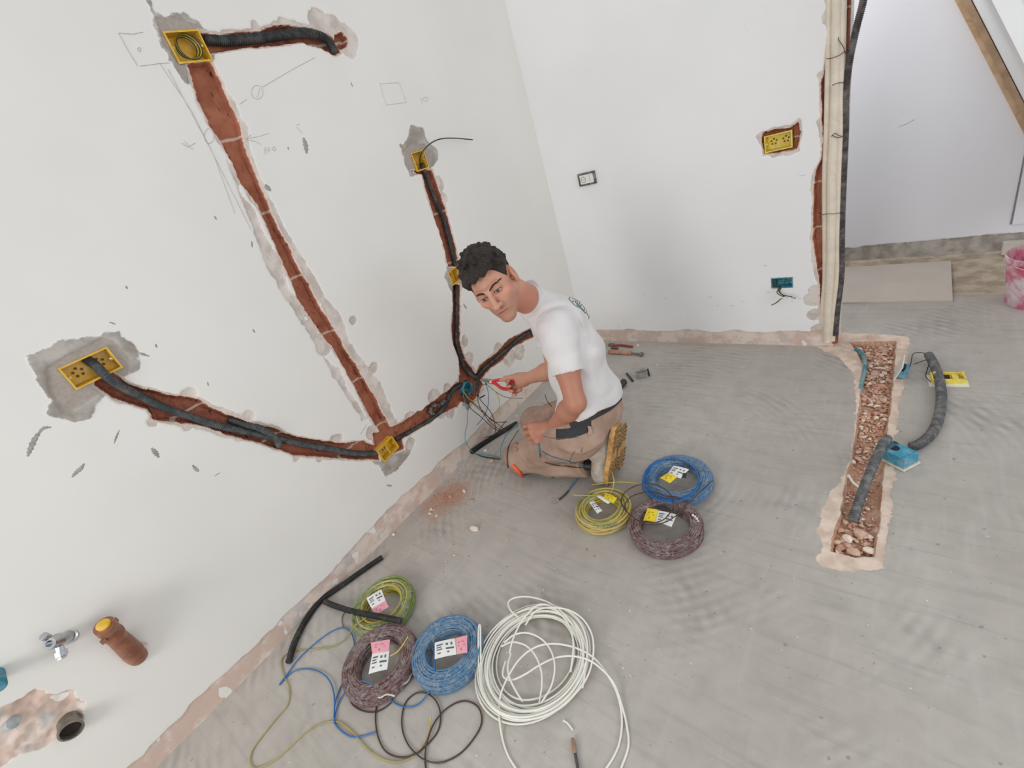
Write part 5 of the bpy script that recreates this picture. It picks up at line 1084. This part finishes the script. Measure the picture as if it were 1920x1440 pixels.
rib = MB(); nd = nrm(H(0, -.03, -.05)-NEK); u, v, _ = framebasis(nd)
rib.tube([NEK+nd*.024+(u*math.cos(a)+v*math.sin(a))*.0600 for a in np.linspace(0, 6.28, 48, endpoint=False)], .0055, 8, closed=True); rib.build('collar', SHIRT, sh)
def cast(x, y, bv, off=.002):
    d = Vector(nrm(ray(x, y))); p, n_, i, dd = bv.ray_cast(Vector(CC), d)
    if p is None: return None
    n_ = n_ if n_.dot(d) < 0 else -n_; return np.array(p)+np.array(n_)*off
# back print
pr = MB(); S = lambda x, y: (1066+(x/1920.*360)*1.0-225.6, 0)  # unused scale helper
PRN = [[(1067,552),(1071,550),(1076,553)], [(1069,557),(1067,561),(1072,566),(1076,564)], [(1074,551),(1073,560),(1080,556),(1083,560),(1078,566)], [(1080,556),(1088,563)], [(1078,566),(1084,572),(1088,566)], [(1084,561),(1082,570)], [(1088,563),(1085,573),(1090,572),(1094,566)], [(1090,562),(1096,568)],
       [(1072,567),(1078,573),(1086,577)], [(1087,577),(1092,570),(1099,573),(1101,580),(1098,587),(1092,582),(1087,577)], [(1093,575),(1096,578),(1095,582)], [(1101,583),(1105,581),(1104,590)], [(1100,588),(1104,594),(1103,598)], [(1103,576),(1107,582),(1106,590)], [(1080,572),(1090,578),(1098,588)]]
for P in PRN:
    q = [cast(x, y, shirt_bv, .0008) for x, y in cr([A(x, y, 0) for x, y in P], 4)[:, :2]]; q = [p for p in q if p is not None]
    if len(q) > 2: pr.tube(q, .0016, 5)
pr.build('back_print', mat('grey green print', (96, 118, 108), .7), sh)
# ---- trousers -----------------------------------------------------------------------
g = SDF((-1.70, 1.05, -.002), (-.76, 1.80, .56), .0050); legs(g, .012, .035)
g.ell(PEL+TB[:, 2]*.005, TB, (.156, .110, .088), .05); g.cone(LHI, LHI*.5+LKN*.5+A(0, 0, .015), .098, .088, .04)
WST = HEM+TB[:, 2]*.012
def pants(D, X, Y, Z):
    fold = .010*np.abs(np.sin(22*(X*.5-Y*.6+Z*1.1)+1.8*vn(X*8, Y*8, Z*8, 14)))*ss(-.3, .4, vn(X*7, Y*7, Z*7, 15)+.3)+.007*np.abs(vn(X*15, Y*15, Z*15, 16))-.004
    D = D+fold; D = np.maximum(D, .004-Z+0*X)
    D = np.maximum(D, (X-WST[0])*TB[0,2]+(Y-WST[1])*TB[1,2]+(Z-WST[2])*TB[2,2])
    sd_ = np.maximum(D, X+1.065+0*Y+.25*(Z-.1)); D = np.where((Z < .20) & (X > -1.25), np.where(Z < .20-.35*np.clip(1.12+X, 0, .3), sd_, D), D); return D
g.all(pants); V, F = g.mesh(); pants_bv = BVHTree.FromPolygons([tuple(p) for p in V], [tuple(map(int, f)) for f in F])
px, py, pz = V.T
t = NT('khaki work cloth'); nz = t.noise(t.pos(), 10, 4, .6); fz = t.noise(t.pos(), 320, 2); t.bump(t.math('ADD', fz, t.math('MULTIPLY', nz, 5.)), .25, .002)
kk = t.mix(t.step(nz, .3, .7), srgb((154, 126, 110)), srgb((178, 150, 132)))
kk = t.mix(t.step(t.attr('blk'), .45, .55), kk, t.mix(t.step(fz, .3, .7), srgb((40, 42, 46)), srgb((60, 62, 66)))); PANT = t.done(kk, .85)
# black side panel under the belt and black knee reinforcement
tz = (V-WST)@TB[:, 2]; ta = (V-PEL)@TB[:, 0]; tf = (V-PEL)@TB[:, 1]
blk = np.maximum(ss(-.066, -.062, tz)*ss(-.022, -.026, tz)*ss(.05, .044, tf)*ss(-.085, -.079, tf), ss(.058, .052, pz+.02*vn(px*20, py*20, 1.))*ss(-1.20, -1.21, px))
tr_ = mk('trousers', V, F.astype(np.int32), PANT, man, True, None, dict(blk=blk))
# belt: follows the waist
u, v, n_ = TB[:, 0], TB[:, 1], TB[:, 2]; b = MB(); ring = []
NB_ = 72; V2 = []
for k in range(NB_):
    a = 2*math.pi*k/NB_; d = u*math.cos(a)+v*math.sin(a); c0 = WST-n_*.030
    p, nn2, i, dd = pants_bv.ray_cast(Vector(c0+d*.4), Vector(-d)); p = np.array(p) if p is not None and np.linalg.norm(np.array(p)-c0) < .172 else c0+d*.155
    for off, hh in ((.002, .006), (.006, .006), (.006, .028), (.002, .028)): V2.append(p+d*off+n_*hh)
F2 = [(k*4+i, k*4+(i+1) % 4, ((k+1) % NB_)*4+(i+1) % 4, ((k+1) % NB_)*4+i) for k in range(NB_) for i in range(4)]
bl_ = MB().add(V2, F2).build('belt', mat('black brown belt', (44, 38, 36), .6), man)
lp = [cast(x, y, pants_bv, .009) for x, y in ((1103, 799), (1105, 806), (1104, 815))]
if all(p is not None for p in lp):
    n3 = nrm(tocam(lp[1])-A(0,0,.2)); s3 = cz(1, .1)*.0075
    b = MB(); b.add([lp[0]-s3, lp[0]+s3, lp[1]+s3, lp[1]-s3, lp[2]+s3, lp[2]-s3]+[q-n3*.003 for q in (lp[0]-s3, lp[0]+s3, lp[1]+s3, lp[1]-s3, lp[2]+s3, lp[2]-s3)], [(0,1,2,3),(3,2,4,5),(6,9,8,7),(9,11,10,8),(0,3,9,6),(3,5,11,9),(1,7,8,2),(2,8,10,4),(0,6,7,1),(5,4,10,11)]); b.build('belt_loop', mat('khaki loop', (168, 138, 120), .85), tr_, False)
# orange tag on the knee pad
tg = [cast(x, y, pants_bv, .004) for x, y in ((965,878),(972,876),(979,888),(980,893))]
tg = [p if p is not None else fl(970, 890, .02) for p in tg]
tq = [cast(x, y, pants_bv, .006) for x, y in ((963,872),(967,875),(971,880),(975,885))]; tq = [p for p in tq if p is not None]
tq.append(fl(979, 893, .006)); b = MB(); b.tube(even(cr(tq, 8), .005), .009, 8); b.build('tag', mat('orange tag', (240, 104, 56), .5, 0, .05), tr_)
b = MB()
for P in [[(967,829),(971,832),(969,836)], [(971,828),(972,838)], [(966,838),(972,841),(968,845),(972,846)], [(970,833),(974,831)]]:
    q = [cast(x, y, pants_bv, .001) for x, y in P]; q = [p for p in q if p is not None]
    if len(q) > 1: b.tube(q, .0011, 4)
if b.n: b.build('thigh_print', mat('dark print', (70, 58, 52), .7), tr_)
b = MB()
for P in [[(1078,845),(1072,855),(1068,866)], [(1092,838),(1090,848)], [(1000,812),(1040,822),(1085,820)]]:
    q = [cast(x, y, pants_bv, .0006) for x, y in cr([A(x, y, 0) for x, y in P], 5)[:, :2]]; q = [p for p in q if p is not None]
    if len(q) > 2: b.tube(q, .0012, 4)
if b.n: b.build('seam', mat('seam thread', (110, 86, 74), .8), tr_)
# ---- shoes: toes bent under, soles facing back --------------------------------------
UPM = NT('grey suede'); nz = UPM.noise(UPM.pos(), 26, 4, .6); UPM.bump(nz, .3, .003); UPM.done(UPM.mix(UPM.step(nz, .3, .7), srgb((168, 156, 142)), srgb((198, 188, 176))), .8)
SOL = NT('amber rubber sole'); nz = SOL.noise(SOL.pos(), 40, 4, .6); SOL.done(SOL.mix(SOL.step(nz, .42, .6), srgb((214, 162, 92)), srgb((180, 140, 92))), .55)
def shoe(toe, heel, back, ank, nm):
    """toe, heel: centres of the ends of the sole; back: direction the sole faces"""
    d = nrm(heel-toe); L = np.linalg.norm(heel-toe); bk = nrm(back-d*(back@d)); sd = np.cross(d, bk); B = np.stack([sd, bk, d], 1); P = lambda s_, b_, l_: toe+sd*s_+bk*b_+d*l_
    r_ = None; g = SDF(np.minimum(toe, heel)-.14, np.maximum(toe, heel)+.16, .0042)
    g.ell(P(0, -.024, .040), B, (.047, .036, .052), 0); g.cone(P(0, -.030, .06), P(0, -.036, L*.5), .040, .036, .03); g.cone(P(0, -.036, L*.5), P(0, -.036, L-.035), .036, .035, .03)
    g.cone(P(0, -.050, L*.66), P(0, -.095, L*.74), .038, .040, .03); g.cone(P(0, -.046, L-.045), ank*.5+P(0, -.09, L*.78)*.5, .036, .042, .03)
    def trim(D, X, Y, Z):
        D = np.maximum(D, (X-toe[0])*bk[0]+(Y-toe[1])*bk[1]+(Z-toe[2])*bk[2]-.002); D = np.maximum(D, .002-Z+0*X)
        am = ank+nrm(LKN-LAN)*.0; return D
    g.all(trim); V, F = g.mesh(); o = mk('shoe', V, F.astype(np.int32), UPM.m, man)
    # sole with tread
    b = MB(); prof = []
    for q in np.linspace(0, 1, 25):
        wd = .030+.020*math.sin(min(1, q*1.9)*math.pi*.62)-.012*ss(.32, .52, q)+.006*ss(.55, .8, q); wd *= math.sqrt(max(.02, 1-max(0, (q-.86)/.145)**2))*math.sqrt(max(.02, 1-max(0, (.12-q)/.125)**2)); prof.append((q*L, wd))
    poly = [P(w_, 0, l_) for l_, w_ in prof]+[P(-w_, 0, l_) for l_, w_ in prof[::-1]]
    poly = [p+0*bk for p in poly]; b.prism([p+bk*.000 for p in poly], bk*.020)
    
    for l_, w_ in prof[1:-1:2]:
        if .42*L < l_ < .60*L: continue
        for sx in (-1, 1):
            b.box(P(sx*(w_-.009), .022, l_), (.007, .004, .0045), B, 1); 
            if w_ > .03: b.box(P(sx*.010, .0215, l_+.004), (.007, .003, .004), B, 1)
    b.build('sole', [SOL.m, mat('worn tread rubber', (150, 124, 88), .7, 0, .25, 40)], o, False)
    return o, P, B, L
o1, P1, B1, L1 = shoe(A(-.985, 1.360, .024), dp(1150, 796, 1.985), A(1, .15, .25), LAN, 'near')
o2, P2, B2, L2 = shoe(A(-.985, 1.475, .024), dp(1160, 795, 2.085), A(1, .05, .2), RAN, 'far')
b = MB()
for k in range(5): b.tube(cr([P1(-.03, -.062, .085+.016*k), P1(0, -.074, .090+.016*k), P1(.03, -.062, .085+.016*k)], 5), .0026, 6)
b.build('laces', mat('amber laces', (214, 156, 70), .6), o1)
# ---- pliers in the right hand -------------------------------------------------------
pv = dp(921, 716, 2.40); q0 = dp(901, 712, 2.44); h1 = [pv, dp(932, 713, 2.385), dp(944, 712, 2.365), dp(964, 715, 2.325)]; h2 = [pv, dp(930, 720, 2.38), dp(941, 728, 2.36), dp(958, 731, 2.335)]
pl = thing('pliers', pv, 'red handled pliers held in the right hand of the kneeling man', 'pliers')
RD2 = mat('bright red grip', (206, 44, 48), .4, 0, .06, 40); STL = mat('bright steel', (176, 174, 172), .3, .9)
for hh in (h1, h2): MB().tube(even(cr(hh, 10), .003), .0085, 12).build('handle_grip', RD2, pl)
for s_ in (-1, 1):
    b = MB(); sd = cz(.2, 1)*.004*s_; b.tube([pv+sd*1.5, pv*.5+q0*.5+sd*1.6, q0+sd*.35], [.0075, .006, .0025], 8); b.build('jaw', STL, pl)
MB().lathe(pv-tocam(pv)*.009, tocam(pv), [(0, 0), (.0085, .001), (.0085, .018), (.006, .020), (0, .0205)], 18).build('pivot', mat('cream rivet', (226, 190, 176), .4), pl)
# ---- wires draped on the man ---------------------------------------------------------
def drape(P, r, m, label, off=.003):
    q = []
    for x, y in cr([A(x, y, 0) for x, y in P], 5)[:, :2]:
        p = cast(x, y, pants_bv, off+r); q.append(p if p is not None else (q[-1] if q else fl(x, y, .01)))
    q = [p for i, p in enumerate(q) if i == 0 or np.linalg.norm(p-q[i-1]) > 1e-4]; q = [q[0]]+[(q[i-1]+q[i]*2+q[i+1])/4+nrm(CC-q[i])*.001 for i in range(1, len(q)-1)]+[q[-1]]
    tagit(MB().tube(q, r, 6).build('wire', m), label, 'wire')
drape([(972,806),(962,818),(955,838),(952,858),(954,876)], .0024, W_BLK, 'black wire running down the near shin side of the khaki trousers')
drape([(1008,824),(1012,838),(1014,856)], .0034, W_TEAL, 'teal wire hanging from the fist over the thigh')
drape([(1016,846),(1030,854),(1050,860),(1072,866),(1092,872)], .0034, mat('dusty blue wire', (116, 132, 142), .5), 'grey blue wire lying across the trouser leg')
drape([(1022,865),(1040,870),(1065,874),(1090,877)], .0022, W_BRN, 'thin brown wire below the grey blue one on the trouser leg')
for P, r_, m, lab in [([(888,849,.016),(905,856,.006),(922,859,.005),(938,861,.012)], .003, W_BLK, 'dark wire from the straight conduit offcut to the knee'), ([(890,851,.014),(908,852,.010),(925,855,.008),(938,858,.014)], .0024, W_TEAL, 'teal wire beside the dark one at the knee'),
                      ([(972,794,.05),(962,803,.07),(950,814,.09),(943,828,.09),(938,843,.07),(937,858,.03)], .0040, mat('pale teal wire', (112, 158, 172), .45), 'pale teal wire bundle from the conduit offcut down past the knee'),
                      ([(1098,877,.04),(1090,888,.025),(1080,900,.012),(1070,914,.006),(1066,920,.005)], .0034, W_TEAL, 'teal wire hanging off the trouser hem onto the floor'), ([(1066,920,.006),(1058,929,.006),(1048,937,.006)], .0048, mat('dark joint sleeve', (70, 72, 68), .5), 'dark sleeve at the end of the teal wire on the floor'), ([(1048,937,.006),(1041,940,.007),(1037,943,.005)], .0052, mat('grey connector', (158, 156, 148), .5), 'small grey connector at the very end of the sleeve on the floor')]:
    tagit(wire('wire', flp(P), r_, m), lab, 'wire')
tagit(wire('cord', [cast(1022,740,pants_bv,.0) if cast(1022,740,pants_bv,.0) is not None else dp(1022,740,2.2), dp(1026,752,2.02), dp(1034,762,1.96)], .002, W_BLK), 'short black cord hanging below the hem of the t-shirt', 'cord')
hp = [H(-.050, .095, -.060), H(-.046, .107, -.080), H(-.034, .112, -.096), H(-.012, .112, -.108)]
